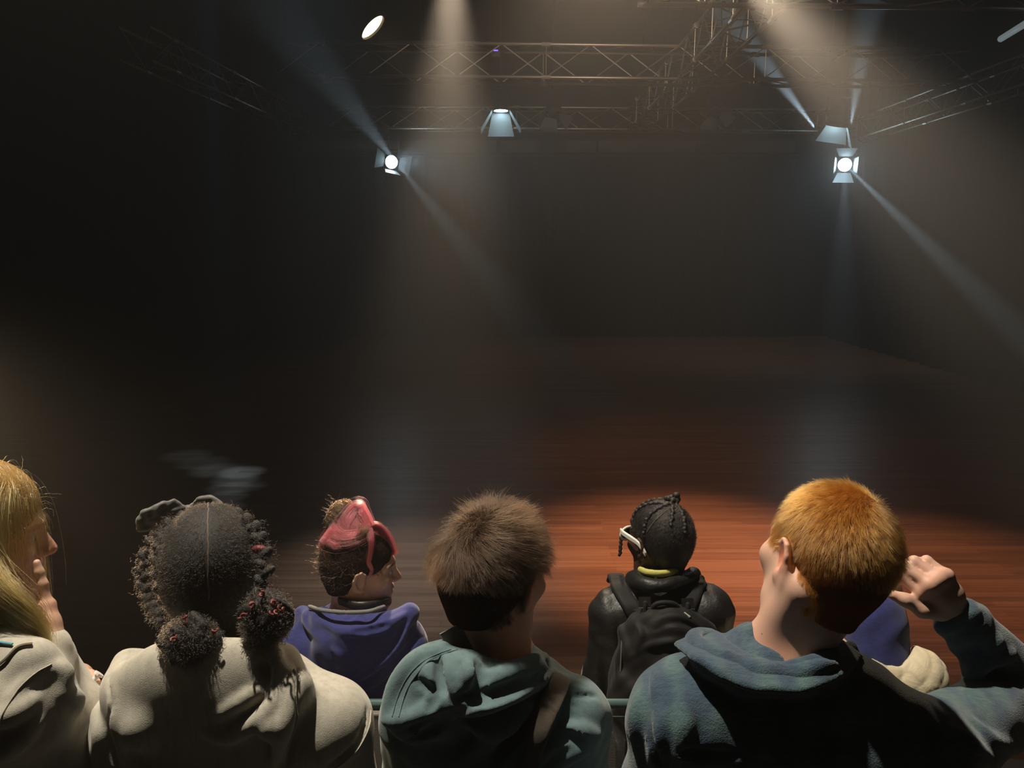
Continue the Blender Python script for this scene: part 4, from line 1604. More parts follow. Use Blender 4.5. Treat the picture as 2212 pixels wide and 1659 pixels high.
    wv.inputs['Scale'].default_value = 5.2
    q.l(q.coord(), wv.inputs['Vector'])
    wz = q.n('ShaderNodeTexWave', wave_type='BANDS', bands_direction='Z')
    wz.inputs['Scale'].default_value = 5.2
    q.l(q.coord(), wz.inputs['Vector'])
    src = plaid.node_tree.nodes['Principled BSDF'].inputs['Base Color'].links[0].from_socket
    band = q.ramp(q.math('MULTIPLY', q.math('ADD', wv.outputs['Fac'], wz.outputs['Fac']), 0.5), [(0.35, (0.75, 0.78, 0.95)), (0.75, (1.15, 1.25, 1.1))])
    q.l(q.mix(1.0, src, band, 'MULTIPLY'), q.b.inputs['Base Color'])
    G = P.top(bulk=0.012)
    E, W = P.ER, P.WR
    # collar
    nb = P.N
    ring = [at(1545, 1372, 1.28), at(1500, 1384, 1.22), at(1560, 1425, 1.17), at(1640, 1450, 1.145), at(1720, 1452, 1.14), at(1790, 1420, 1.16), at(1830, 1395, 1.24)]
    G.tube(spline(ring, 4), 0.012, 0.015)
    G.tube(spline([at(1500, 1400, 1.22), at(1540, 1440, 1.17), at(1620, 1475, 1.145), at(1720, 1482, 1.14), at(1800, 1445, 1.17)], 4), 0.010, 0.02)
    G.cone(P.N + V3(-0.01, 0.045, -0.052), P.nt, 0.070, 0.085, 0.014, sub=True)
    # cloth folds
    G.ripple(0.0030, 0.10, 33, (1, 1, 0.6))
    for pix, r in [([(1985, 1380), (2040, 1350), (2110, 1320)], 0.010), ([(2010, 1415), (2070, 1385), (2120, 1350)], 0.010),
                   ([(2045, 1450), (2100, 1420), (2160, 1385)], 0.012), ([(2090, 1470), (2140, 1425), (2190, 1415)], 0.012),
                   ([(1380, 1500), (1372, 1560), (1380, 1640)], 0.010), ([(1420, 1659), (1415, 1600), (1425, 1540)], 0.008),
                   ([(1470, 1640), (1475, 1600), (1480, 1560), (1478, 1500)], 0.009), ([(2060, 1580), (2110, 1620), (2150, 1659)], 0.010),
                   ([(2100, 1560), (2150, 1600), (2210, 1625)], 0.008)]:
        G.crease(pix, r, 0.014, 0.004)
    for pix, r in [([(1405, 1440), (1395, 1500), (1402, 1580), (1430, 1659)], 0.004), ([(1470, 1625), (1520, 1628), (1600, 1632)], 0.004)]:
        G.crease(pix, r, 0.008, 0.0, sub=True)
    sh = P.wear(G, 'shirt_jacket', plaid)
    # turned-down collar leaf, a layer of its own
    lo, hi = nb - 0.24, nb + 0.24
    K = Field(*[axis([(lo[j], hi[j], 0.004)]) for j in range(3)])
    topl = spline([at(1545, 1368, 1.27), at(1580, 1398, 1.195), at(1640, 1430, 1.16), at(1715, 1436, 1.15), at(1780, 1408, 1.17), at(1815, 1385, 1.23)], 18)
    low = spline([at(1462, 1392, 1.22), at(1510, 1425, 1.155), at(1600, 1478, 1.12), at(1720, 1490, 1.115), at(1820, 1452, 1.15), at(1858, 1418, 1.22)], 18)
    for a, b in zip(topl, low):
        K.cone(a, b, 0.0058, 0.0058, 0.004)
    K.ripple(0.0012, 0.05, 4)
    P.wear(K, 'collar', plaid, 2, sh)
    # tee neckline
    T = Field(*[axis([(lo[j], hi[j], 0.004)]) for j in range(3)])
    T.tube(spline([at(1592, 1392, 1.27), at(1612, 1416, 1.19), at(1660, 1440, 1.165), at(1715, 1446, 1.16), at(1765, 1428, 1.17)], 5), 0.006, 0.004)
    P.wear(T, 'shirt_neckband', mat('pale_green_jersey', (0.36, 0.40, 0.34), 0.9), 1)
    return P


GINGER = ginger()


# ------------------------------------------------------------------ blonde at the far left, finger to the lips
def blonde():
    hR = rot(yaw=-66, pitch=-3, roll=6)
    hc = at(-52, 1152, 1.30)
    tip = hc + hR @ V3(0.012, 0.112, -0.062)
    wr = at(104, 1392, 1.27)
    # index raised along the lips, the other fingers folded into the palm
    palm = [at(103, 1308, 1.285), at(92, 1312, 1.30), at(80, 1318, 1.315), at(70, 1328, 1.325)]
    fing = [[at(93, 1262, 1.285), at(85, 1236, 1.285), at(79, 1215, 1.285)],
            [at(66, 1281, 1.29), at(58, 1300, 1.27), at(72, 1310, 1.268)],
            [at(58, 1290, 1.305), at(52, 1308, 1.285), at(66, 1318, 1.28)],
            [at(50, 1302, 1.315), at(48, 1320, 1.297), at(62, 1330, 1.29)]]
    thumb = [at(96, 1366, 1.29), at(80, 1335, 1.30), at(62, 1312, 1.31), at(50, 1296, 1.315)]
    wl = at(112, 1486, 1.38)
    N, SL, SR = at(-40, 1398, 1.27), at(-190, 1500, 1.42), at(48, 1515, 1.18)
    # two wrists: the raised hand on the near arm, the resting hand reaching right
    P = Person('person with long blonde hair holding a finger to the lips at the left edge',
               N, SL, SR, hc, hR, 1.03, 0.45, SKIN_FAIR, arms={'ER': at(74, 1605, 1.36), 'WR': wr, 'EL': at(20, 1560, 1.48), 'WL': wl},
               fine=[wr, at(85, 1230, 1.29), at(190, 1475, 1.36)], lap=(False, False), jaw=0.92, mouth=0.003)
    F = P.F
    hand_poly(F, wr, palm, fing, thumb, 0.0078, 0.025)
    palm2 = [at(166, 1460, 1.375), at(168, 1470, 1.36), at(168, 1480, 1.35), at(166, 1488, 1.34)]
    fing2 = [[at(184, 1455, 1.385), at(196, 1456, 1.38), at(204, 1462, 1.372)],
             [at(188, 1466, 1.372), at(202, 1468, 1.367), at(210, 1473, 1.360)],
             [at(188, 1477, 1.360), at(201, 1480, 1.355), at(208, 1486, 1.350)],
             [at(182, 1487, 1.350), at(192, 1491, 1.345), at(198, 1496, 1.340)]]
    hand_poly(F, wl, palm2, fing2, [at(156, 1458, 1.37), at(168, 1450, 1.385), at(180, 1451, 1.395), at(190, 1454, 1.40)], 0.0080, 0.024)
    P.finish_body(flush=[(palm[0], 0.012, (1, 0.8, 0.75)), (hc + hR @ V3(0.0, 0.115, -0.03), 0.02, (1.05, 0.8, 0.7))], brow=(0.7, 0.55, 0.35))
    P.eyes()
    P.lower(CLOTH_JEANS, M_SHOE)
    ring = at(172, 1461, 1.385)
    f = fing2[0][0] - palm2[0]
    bm = MB(P.base)
    t = f / np.linalg.norm(f)
    a = np.cross(t, V3(0, 0, 1))
    a /= np.linalg.norm(a)
    b = np.cross(t, a)
    c = palm2[0] + f * 0.7
    bm.tube([tuple(c + 0.0084 * (math.cos(q) * a + math.sin(q) * b)) for q in np.linspace(0, 2 * math.pi, 18, endpoint=False)], 0.0013, 6, closed=True)
    bm.build('ring', mat('gold_ring', (0.9, 0.65, 0.3), 0.25, 1.0), P.root)

    base_m = mat('blonde_hair_base', (0.30, 0.175, 0.060), 0.85, spec=0.0)

    def carve(Fc, p):
        Fc.ell(p(0, 0.125, -0.045), (0.066, 0.070, 0.112), hR, 0.012, sub=True)
    hair = P.cap('hair', base_m, carve, 0.010, drop=-0.12)
    g = np.random.default_rng(15)
    hm = hairmat('blonde_hair', (0.64, 0.285, 0.066), 0.22, 0.35)
    # crown layer swept from the parting, falling down the sides and back
    roots, nr, L = P.scalp(12000, lambda x, y, z: (z > -0.05) & (y < 0.055) & ~((y > 0.0) & (z < 0.03)), 51)
    D = np.stack([np.sign(L[:, 0]) * 1.0 + 2.0 * L[:, 0], -0.55 - 5.0 * np.clip(L[:, 1], 0, 1), -0.7 + 0 * L[:, 0]], 1) @ hR.T
    S = P.grow(roots, nr, D, g.uniform(0.24, 0.34, len(L)), 18, 0.34, 0.32, 0, 0.06, 52, 0.006, noise=0.10)
    strands('hair_strands', P.clump(S, 260, 0.6, 5), 0.00024, hm, hair, P.base, tip=0.5)
    # face-framing locks and fringe on the near side
    r2, n2, L2 = P.scalp(5200, lambda x, y, z: (x > -0.01) & (y > 0.0) & (y < 0.080) & (z > 0.065), 53)
    D2 = np.tile(V3(0.75, 0.55, 0.10), (len(L2), 1)) @ hR.T
    S2 = P.grow(r2, n2, D2, g.uniform(0.085, 0.135, len(L2)), 20, 0.50, 0.34, 0.10, 0.06, 54, 0.010, noise=0.16)
    strands('hair_strands', P.clump(S2, 120, 0.7, 6), 0.00024, hm, hair, P.base, tip=0.5)
    # loose flyaways
    r3, n3, L3 = P.scalp(260, lambda x, y, z: z > 0.03, 55)
    S3 = P.grow(r3, n3, g.normal(size=r3.shape), g.uniform(0.018, 0.042, len(L3)), 12, 0.7, 0.14, 0.35, 0.16, 56, 0.01, noise=0.4)
    strands('flyaway_strands', S3, 0.0002, hm, hair, P.base, tip=0.4)
    # lock lying forward over the far shoulder and under the chin
    n = 2600
    line = spline([at(-75, 1215, 1.20), at(-40, 1262, 1.19), at(5, 1300, 1.185), at(45, 1330, 1.19), at(74, 1362, 1.20), at(88, 1405, 1.215), at(92, 1440, 1.23)], 5)
    kk = len(line)
    tt = np.linspace(0, 1, kk)
    off = g.normal(size=(n, 1, 3)) * np.array([0.014, 0.008, 0.018])
    end = g.uniform(0.62, 1.0, (n, 1))
    q_ = end * tt[None, :]
    X = np.stack([np.interp(q_.ravel(), tt, line[:, j]).reshape(n, kk) for j in range(3)], 2)
    S4 = X + off * (1.25 - 0.75 * q_)[..., None] + 0.003 * np.sin(9 * q_[..., None] + g.uniform(0, 6, (n, 1, 3)))
    strands('hair_strands', P.clump(S4, 70, 0.6, 8, 0.0), 0.00024, hm, hair, P.base, tip=0.5)

    F = P.top(bulk=0.004)
    F.tube([at(-40, 1385, 1.22), at(20, 1398, 1.19), at(70, 1425, 1.17), at(105, 1455, 1.18)], [0.03, 0.028, 0.026, 0.02], 0.03)
    E, W = P.ER, P.WR
    P.neck_hole(F, 0.062, 0.01)
    F.ripple(0.0024, 0.085, 61, (1, 1, 0.5))
    for pix, r in [([(112, 1440), (60, 1470), (20, 1520), (-5, 1560)], 0.007), ([(0, 1560), (40, 1535), (70, 1510)], 0.012),
                   ([(0, 1640), (40, 1600), (80, 1560)], 0.012), ([(125, 1440), (140, 1455), (138, 1490)], 0.009), ([(130, 1500), (165, 1510), (172, 1530)], 0.010)]:
        F.crease(pix, r, 0.012, 0.003)
    h = P.wear(F, 'hoodie', CLOTH_OAT)
    mm = MB(P.base)
    pts = F.onto(spline([F.hit(x, y) for x, y in [(110, 1436), (75, 1456), (40, 1490), (12, 1535), (0, 1560)]], 6), 0.0004)
    mm.tube([tuple(q) for q in pts], 0.0013, 6)
    mm.build('hoodie_seam', CLOTH_OAT, h)
    pts = F.onto(spline([F.hit(x, y) for x, y in [(-20, 1385), (5, 1390), (30, 1396)]], 6), 0.003)
    MB(P.base).tube([tuple(q) for q in pts], 0.0018, 6).build('lanyard', mat('turquoise_cord', (0.10, 0.36, 0.46), 0.6), P.root)
    pts = F.onto(spline([F.hit(x, y) for x, y in [(70, 1394), (42, 1402), (15, 1425), (-15, 1452)]], 6), 0.003)
    MB(P.base).tube([tuple(q) for q in pts], 0.0024, 6).build('bag_cord', mat('olive_cord', (0.16, 0.14, 0.085), 0.7), P.root)
    # white pen held between the fingers of the resting hand
    a, b = at(176, 1500, 1.335), at(212, 1458, 1.350)
    pen_m = mat('white_plastic', (0.72, 0.68, 0.66), 0.35)
    o = MB(a).tube([a, a + (b - a) * 0.8, b], 0.0045, 12).tube([b - (b - a) * 0.02, b + (b - a) * 0.10], 0.0085, 12).build('pen', pen_m, smooth=False, bevel=0.0006)
    tag(o, 'white pen with a wide cap held in the resting hand at the far left', 'pen')
    MB(a).tube([a - (b - a) * 0.10, a], 0.0030, 10).build('pen_clip', mat('pen_grey', (0.3, 0.3, 0.3), 0.4), o)
    return P


BLONDE = blonde()


# ------------------------------------------------------------------ pink-haired person, blue hoodie, lower row
def pink():
    hR = rot(yaw=-78, pitch=-3, roll=2)
    P = Person('person with pink and brown hair in a bun, facing right in a royal blue hoodie',
               at(757, 1338, 2.15), at(652, 1400, 2.17), at(868, 1392, 2.13), at(779, 1226, 2.16), hR, 0.98, 0.20, SKIN_FAIR, jaw=0.95, h=0.003)
    P.finish_body(flush=[(P.hc + hR @ V3(0, 0.115, -0.03), 0.012, (1.2, 0.75, 0.65))], brow=(0.2, 0.15, 0.12), lips=(0.75, 0.45, 0.42))
    P.eyes()
    P.lower(CLOTH_JEANS, M_SHOE)
    base_m = mat('dark_curly_base', (0.022, 0.014, 0.010), 0.9, spec=0.0)

    def carve(Fc, p):
        Fc.ell(p(0, 0.135, -0.055), (0.075, 0.082, 0.118), hR, 0.012, sub=True)
        for q in (-1, 1):
            Fc.ell(p(q * 0.085, 0.020, -0.050), (0.030, 0.052, 0.062), hR, 0.01, sub=True)
        Fc.plane_cut(p(0, -0.04, -0.062), hR @ V3(0, 0.3, -1), 0.006)
    hair = P.cap('hair', base_m, carve, 0.006)
    g = np.random.default_rng(71)
    dark = hairmat('dark_brown_hair', (0.055, 0.032, 0.018), 0.3, 0.5)
    roots, nr, L = P.scalp(7000, lambda x, y, z: (z > -0.062 - 0.2 * (y + 0.06)) & ~((y > -0.03) & (z < -0.02)) & ~((y > 0.06) & (z < 0.08)) & ~((np.abs(x) > 0.045) & (y > -0.028) & (z < 0.0)) & (y < 0.088), 72)
    D = np.stack([0 * L[:, 0], -0.7 + 0 * L[:, 0], 0.75 + 0 * L[:, 0]], 1) @ hR.T
    S = P.grow(roots, nr, D, g.uniform(0.020, 0.036, len(L)), 10, 0.35, 0.0, 0.55, 0.1, 73, 0.002, noise=0.3)
    strands('hair_strands', S, 0.00026, dark, hair, P.base, tip=0.5)

    def swirl(name, c, ax, up, r0, r1, h, turns, n, colr, m, parent, seed, rad=0.0003):
        """strands coiled into a bun round an axis"""
        gg = np.random.default_rng(seed)
        ax = ax / np.linalg.norm(ax)
        u = np.cross(ax, up)
        u /= np.linalg.norm(u)
        v = np.cross(ax, u)
        K = 26
        t = np.linspace(0, 1, K)[None, :]
        ph = gg.uniform(0, 6.28, (n, 1)) + turns * 6.28 * t
        lev = gg.uniform(-1, 1, (n, 1)) + 0.35 * (t - 0.5)
        rr = (r0 + (r1 - r0) * np.sqrt(np.clip(1 - np.clip(lev, -1, 1) ** 2, 0, 1))) * (1 + 0.05 * gg.normal(size=(n, 1)))
        X = c[None, None, :] + rr[..., None] * (np.cos(ph)[..., None] * u + np.sin(ph)[..., None] * v) + (lev * h)[..., None] * ax
        X = X + 0.0012 * gg.normal(size=X.shape)
        return strands(name, X, rad, m, parent, P.base, colr, 0.7)
    # bun of brown hair on top, wrapped with dyed strands
    bc = at(736, 1118, 2.15)
    F = Field(*[axis([(bc[j] - 0.07, bc[j] + 0.07, 0.003)]) for j in range(3)])
    F.ell(bc, (0.030, 0.032, 0.047), rot(roll=14), 0)
    F.ripple(0.002, 0.03, 4)
    brown = hairmat('bun_brown_hair', (0.060, 0.030, 0.013), 0.3, 0.5)
    bun = P.wear(F, 'hair_bun', base_m)
    swirl('bun_strands', bc, rot(roll=14) @ V3(0.15, 0.1, 1), V3(0, 1, 0), 0.012, 0.035, 0.046, 0.9, 2200, None, brown, bun, 74)
    pinkm = hairmat('pink_dyed_hair', (0.62, 0.052, 0.062), 0.30, 0.4)
    # dyed swathes: bundles of strands along guide lines over the crown
    def bundle(name, pix, width, n, m, seed, rad=0.00021, fan=1.0, lift=0.010):
        gg = np.random.default_rng(seed)
        pts = [at(x, y, dd_) for x, y, dd_ in pix]
        line = spline(pts, 6)
        k = len(line)
        t = np.linspace(0, 1, k)
        wd = width * (0.55 + 0.9 * t * fan)
        side = np.array([np.cross(line[min(i + 1, k - 1)] - line[max(i - 1, 0)], CF) for i in range(k)])
        side /= np.linalg.norm(side, axis=1, keepdims=True)
        a = gg.normal(size=(n, 1, 1)) * 0.5
        b = gg.normal(size=(n, 1, 1)) * 0.25
        X = line[None] + a * (wd[:, None] * side)[None] - b * (wd[:, None] * CF[None])[None]
        X = X + 0.0016 * np.sin(np.linspace(0, 7, k)[None, :, None] * gg.uniform(0.6, 1.4, (n, 1, 1)) + gg.uniform(0, 6, (n, 1, 3)))
        keep = gg.uniform(0.75, 1.0, n)
        return strands(name, X, rad, m, hair, P.base, None, 0.5)
    tg = lambda x, y, dd_: (x, y, dd_)
    bundle('dyed_strands', [(800, 1152, 2.10), (775, 1162, 2.085), (745, 1168, 2.08), (722, 1162, 2.09), (705, 1148, 2.10)], 0.020, 1500, pinkm, 81)
    bundle('dyed_strands', [(800, 1138, 2.10), (782, 1108, 2.12), (772, 1100, 2.13), (756, 1122, 2.11), (745, 1150, 2.09)], 0.022, 1500, pinkm, 82)
    bundle('dyed_strands', [(798, 1140, 2.10), (815, 1140, 2.12), (832, 1158, 2.14), (842, 1180, 2.16), (848, 1198, 2.18)], 0.018, 1100, pinkm, 83, fan=0.3)
    bundle('dyed_strands', [(797, 1142, 2.09), (803, 1168, 2.075), (800, 1195, 2.07), (797, 1215, 2.068), (803, 1232, 2.066), (799, 1241, 2.066)], 0.012, 620, pinkm, 84, fan=-0.45)
    bundle('dyed_strands', [(706, 1145, 2.11), (698, 1160, 2.12), (697, 1180, 2.13), (700, 1205, 2.14)], 0.008, 220, pinkm, 85)
    bundle('dyed_strands', [(708, 1168, 2.075), (722, 1180, 2.07), (738, 1180, 2.075)], 0.007, 400, pinkm, 86)
    bundle('hair_strands', [(770, 1165, 2.078), (785, 1150, 2.085), (800, 1145, 2.09)], 0.012, 260, brown, 87)
    # escaped curls around the silhouette
    n = 120
    d = g.normal(size=(n, 3))
    d /= np.linalg.norm(d, axis=1, keepdims=True)
    d[:, 2] = np.abs(d[:, 2]) - 0.2
    fwd_ = hR @ V3(0, 1, 0)
    d = d - np.clip(d @ fwd_ + 0.1, 0, None)[:, None] * 1.6 * fwd_
    d /= np.linalg.norm(d, axis=1, keepdims=True)
    X = P.onto_head = P.F.onto(P.hc + d * 0.11)
    S = P.grow(X + d * 0.012, d, g.normal(size=(n, 3)), g.uniform(0.03, 0.06, n), 14, 0.8, 0.04, 0.5, 0.15, 88, -1.0, noise=0.3)
    strands('flyaway_strands', S, 0.00022, brown, hair, P.base, None, 0.5)
    X = bc + d * np.array([0.03, 0.03, 0.045])
    S = P.grow(X, d, g.normal(size=(n, 3)), g.uniform(0.02, 0.045, n), 14, 0.8, 0.0, 0.6, 0.15, 89, -1.0, noise=0.3)
    strands('flyaway_strands', S, 0.00022, brown, bun, P.base, None, 0.5)
    # ear stud, collar band, grey inner hood lining, blue hoodie
    e = P.hc + hR @ (0.98 * V3(0.084, 0.006, -0.044))
    MB(P.base).lathe([(0.0003, -0.002), (0.0022, -0.001), (0.0022, 0.001), (0.0003, 0.002)], Matrix.Translation(Vector(e)), 10).build('ear_stud', mat('silver_stud', (0.8, 0.8, 0.8), 0.2, 1.0), P.root)
    T = Field(*[axis([(P.N[j] - 0.2, P.N[j] + 0.2, 0.004)]) for j in range(3)])
    ringp = [at(735, 1302, 2.12), at(765, 1312, 2.085), at(800, 1312, 2.09), at(832, 1306, 2.14), at(838, 1300, 2.20), at(790, 1295, 2.25), at(745, 1296, 2.21), at(735, 1302, 2.12)]
    for r_, dz in ((0.006, 0), (0.006, 0.006), (0.006, 0.012)):
        T.tube([q + V3(0, 0, dz) for q in spline(ringp, 5)], r_, 0.004)
    P.wear(T, 'choker', mat('black_leather_band', (0.022, 0.020, 0.019), 0.45))
    F = P.top(bulk=0.002)
    F.tube([at(655, 1328, 2.18), at(700, 1342, 2.11), at(760, 1362, 2.07), at(830, 1355, 2.07), at(885, 1326, 2.10)], [0.026, 0.03, 0.032, 0.034, 0.028], 0.03)
    F.ell(at(770, 1395, 2.08), (0.115, 0.05, 0.075), None, 0.04)
    F.cone(at(770, 1330, 2.15), at(770, 1240, 2.18), 0.072, 0.10, 0.012, sub=True)
    F.ripple(0.002, 0.08, 91, (1, 1, 0.5))
    for pix, r in [([(890, 1330), (850, 1400), (790, 1450), (745, 1475)], 0.012), ([(905, 1350), (870, 1410), (820, 1460), (790, 1490)], 0.011),
                   ([(690, 1340), (750, 1365), (830, 1352), (880, 1325)], 0.010), ([(660, 1320), (665, 1350), (690, 1380)], 0.009),
                   ([(720, 1400), (735, 1415), (730, 1440)], 0.006)]:
        F.crease(pix, r, 0.012, 0.003)
    for pix, r in [([(878, 1345), (840, 1405), (800, 1445), (760, 1472)], 0.008), ([(898, 1372), (862, 1425), (820, 1472)], 0.008),
                   ([(765, 1365), (800, 1362), (840, 1350)], 0.008)]:
        F.crease(pix, r, 0.010, -0.002, sub=True)
    h = P.wear(F, 'hoodie', CLOTH_BLUE)
    T = Field(*[axis([(P.N[j] - 0.22, P.N[j] + 0.22, 0.004)]) for j in range(3)])
    T.tube(spline([at(668, 1310, 2.14), at(690, 1317, 2.08), at(720, 1321, 2.045), at(760, 1323, 2.03), at(800, 1320, 2.035), at(830, 1310, 2.07)], 5), 0.0055, 0.004)
    P.wear(T, 'hood_lining', mat('grey_lining', (0.15, 0.15, 0.145), 0.85), 1, h)
    return P


PINK = pink()


# ------------------------------------------------------------------ person with backpack and white sunglasses
def packer():
    hR = rot(yaw=34, pitch=-4, roll=2)
    P = Person('person in a black leather jacket wearing a backpack and white sunglasses',
               at(1428, 1258, 2.25), at(1328, 1325, 2.26), at(1530, 1322, 2.23), at(1424, 1166, 2.27), hR, 0.97, 0.20, SKIN_DEEP, h=0.003)
    P.finish_body(lips=(0.8, 0.5, 0.5))
    P.eyes()
    P.lower(CLOTH_BLACK, M_SHOE)
    base_m = mat('cornrow_base', (0.013, 0.010, 0.009), 0.6)
    b = NT(base_m)
    b.bump(b.noise(b.coord(), 300, 3, 0.6), 0.5, 0.002)

    def carve(Fc, p):
        Fc.ell(p(0, 0.135, -0.055), (0.075, 0.085, 0.118), hR, 0.012, sub=True)
        for q in (-1, 1):
            Fc.ell(p(q * 0.085, 0.018, -0.046), (0.026, 0.044, 0.050), hR, 0.01, sub=True)
        Fc.plane_cut(p(0, -0.04, -0.078), hR @ V3(0, 0.25, -1), 0.006)
    hair = P.cap('hair', base_m, carve, 0.005)
    K = P.capF
    # cornrows running up to a small knot
    knot = at(1452, 1078, 2.25)
    F = Field(*[axis([(P.hc[j] - 0.16, P.hc[j] + 0.17, 0.003)]) for j in range(3)])
    rows = [[(1348, 1150), (1362, 1112), (1395, 1092), (1430, 1088), (1448, 1088)],
            [(1352, 1128), (1380, 1095), (1415, 1080), (1445, 1080)],
            [(1392, 1158), (1400, 1120), (1425, 1098), (1448, 1090)],
            [(1448, 1135), (1452, 1115), (1452, 1095)],
            [(1478, 1150), (1476, 1118), (1462, 1092)]]
    for row in rows:
        pts = K.onto(spline([K.hit(x, y, 1.8, 2.6) for x, y in row], 10), 0.001)
        L = np.concatenate([[0], np.cumsum(np.linalg.norm(np.diff(pts, axis=0), axis=1))])
        n = max(4, int(L[-1] / 0.009))
        c = np.stack([np.interp(np.linspace(0, L[-1], n), L, pts[:, j]) for j in range(3)], 1)
        for i in range(n):
            F.ell(c[i] + 0.0018 * (-1) ** i * CR, (0.0068, 0.0068, 0.0056), rot(roll=30 * (-1) ** i), 0.001)
    for i in range(9):
        a = i * 0.78
        F.ell(knot + V3(0.015 * math.cos(a), 0.013 * math.sin(a), 0.004 * math.sin(2 * a)), (0.0105, 0.009, 0.009), rot(yaw=40 * i, roll=30), 0.001)
    F.ell(knot + V3(0.012, 0, 0.012), (0.011, 0.01, 0.009), None, 0.002)
    P.wear(F, 'cornrow_braids', base_m, 0, hair)
    pl_ = K.onto(spline([K.hit(x, y, 1.8, 2.6) for x, y in [(1446, 1098), (1430, 1112), (1412, 1130), (1398, 1150)]], 8), 0.0006)
    MB(P.base).tube([tuple(x) for x in pl_], 0.0018, 6).build('scalp_parting', bpy.data.materials['scalp_brown'], hair)
    rr_, nn_, LL_ = P.scalp(9000, lambda x, y, z: (z > -0.07) & ~((y > -0.03) & (z < -0.02)) & ~((y > 0.055) & (z < 0.07)) & ~((np.abs(x) > 0.05) & (y > -0.03) & (z < 0.0)) & (y < 0.08), 77)
    DD_ = (np.array([0.012, -0.07, 0.11]) - LL_) @ hR.T
    SS_ = P.grow(rr_ + nn_ * 0.004, nn_, DD_, 0.016 + 0 * LL_[:, 0], 7, 0.12, 0, 0.5, 0.1, 78, 0.005, noise=0.1)
    strands('hair_strands', SS_, 0.00022, hairmat('cornrow_hair', (0.016, 0.012, 0.010), 0.4, 0.5), hair, P.base, tip=0.6)
    # thin braid hanging beside the cheek
    F = Field(*[axis([(at(1340, 1185, 2.3)[j] - 0.07, at(1340, 1185, 2.3)[j] + 0.07, 0.0025)]) for j in range(3)])
    for i in range(12):
        q = at(1343 - 0.35 * i + 1.2 * (-1) ** i, 1148 + 4.6 * i, 2.335)
        F.ell(q, (0.0048, 0.0048, 0.0058), None, 0.002)
    P.wear(F, 'loose_braid', base_m, 0, hair)
    # white sunglasses: two temples, frame front, dark lenses
    wm = mat('white_acetate', (0.68, 0.66, 0.60), 0.3)

    def p(x, y, z):
        return tuple(P.hc + hR @ (0.97 * V3(x, y, z)))
    gl = thing('sunglasses', 'white framed sunglasses worn by the person with the backpack', 'sunglasses', p(0, 0.1, 0.02))
    o = Vector(gl.location)
    for q in (-1, 1):
        m = MB(o)
        path = spline([p(q * 0.071, 0.094, 0.018), p(q * 0.081, 0.070, 0.016), p(q * 0.087, 0.030, 0.012), p(q * 0.088, 0.000, 0.006), p(q * 0.087, -0.018, -0.006), p(q * 0.084, -0.030, -0.022)], 5)
        n = len(path)
        rr = [0.0046 - 0.002 * abs(i / n - 0.35) for i in range(n)]
        for dz in (-0.0035, 0.0, 0.0035):
            m.tube([tuple(x + np.array([0, 0, dz])) for x in path], rr, 8)
        m.build('temple', wm, gl, smooth=True)
        rim = [p(q * (0.037 + 0.032 * math.cos(t)), 0.101 - 0.10 * abs(0.037 + 0.032 * math.cos(t)) ** 1.2, 0.002 + 0.020 * math.sin(t)) for t in np.linspace(0, 2 * math.pi, 20, endpoint=False)]
        MB(o).tube(rim, 0.0038, 8, closed=True).build('rim', wm, gl, smooth=True)
        lens = MB(o)
        cc = lens.bm.verts.new(Vector(np.mean(rim, 0)) - o)
        vs = [lens.bm.verts.new(Vector(x) - o) for x in rim]
        for a, c in zip(vs, vs[1:] + vs[:1]):
            lens.bm.faces.new((cc, a, c))
        lens.build('lens', mat('dark_lens', (0.01, 0.01, 0.01), 0.08), gl)
    MB(o).tube([p(-0.008, 0.105, 0.010), p(0, 0.109, 0.012), p(0.008, 0.105, 0.010)], 0.0036, 8).build('bridge', wm, gl, smooth=True)
    # yellow tee neckline
    T = Field(*[axis([(P.N[j] - 0.2, P.N[j] + 0.2, 0.004)]) for j in range(3)])
    for dz in (0, 0.006):
        T.tube([q + V3(0, 0, dz) for q in spline([at(1382, 1232, 2.25), at(1400, 1239, 2.20), at(1430, 1241, 2.185), at(1458, 1236, 2.20), at(1474, 1228, 2.25)], 5)], 0.0065, 0.004)
    P.wear(T, 'shirt_neckband', mat('yellow_jersey', (0.50, 0.46, 0.12), 0.85))
    leather = mat('black_leather', (0.012, 0.011, 0.011), 0.46, spec=0.4)
    q = NT(leather)
    q.bump(q.noise(q.coord(), 70, 5, 0.6), 0.5, 0.004)
    F = P.top(bulk=0.004)
    F.tube(spline([at(1362, 1244, 2.27), at(1392, 1262, 2.17), at(1440, 1264, 2.16), at(1490, 1250, 2.21), at(1502, 1240, 2.27)], 4), 0.016, 0.015)
    F.cone(at(1506, 1262, 2.22), at(1514, 1241, 2.22), 0.009, 0.004, 0.006)
    F.cone(at(1428, 1245, 2.25), at(1428, 1180, 2.27), 0.058, 0.09, 0.010, sub=True)
    F.ripple(0.0032, 0.075, 95, (1, 1, 0.7))
    jk = P.wear(F, 'leather_jacket', leather)
    nylon = cloth('black_nylon', (0.011, 0.010, 0.010), (0.007, 0.007, 0.007), None, rough=0.6, sheen=0.05, weave=1200)
    return P, F, nylon


PACKER, JACKET, NYLON = packer()


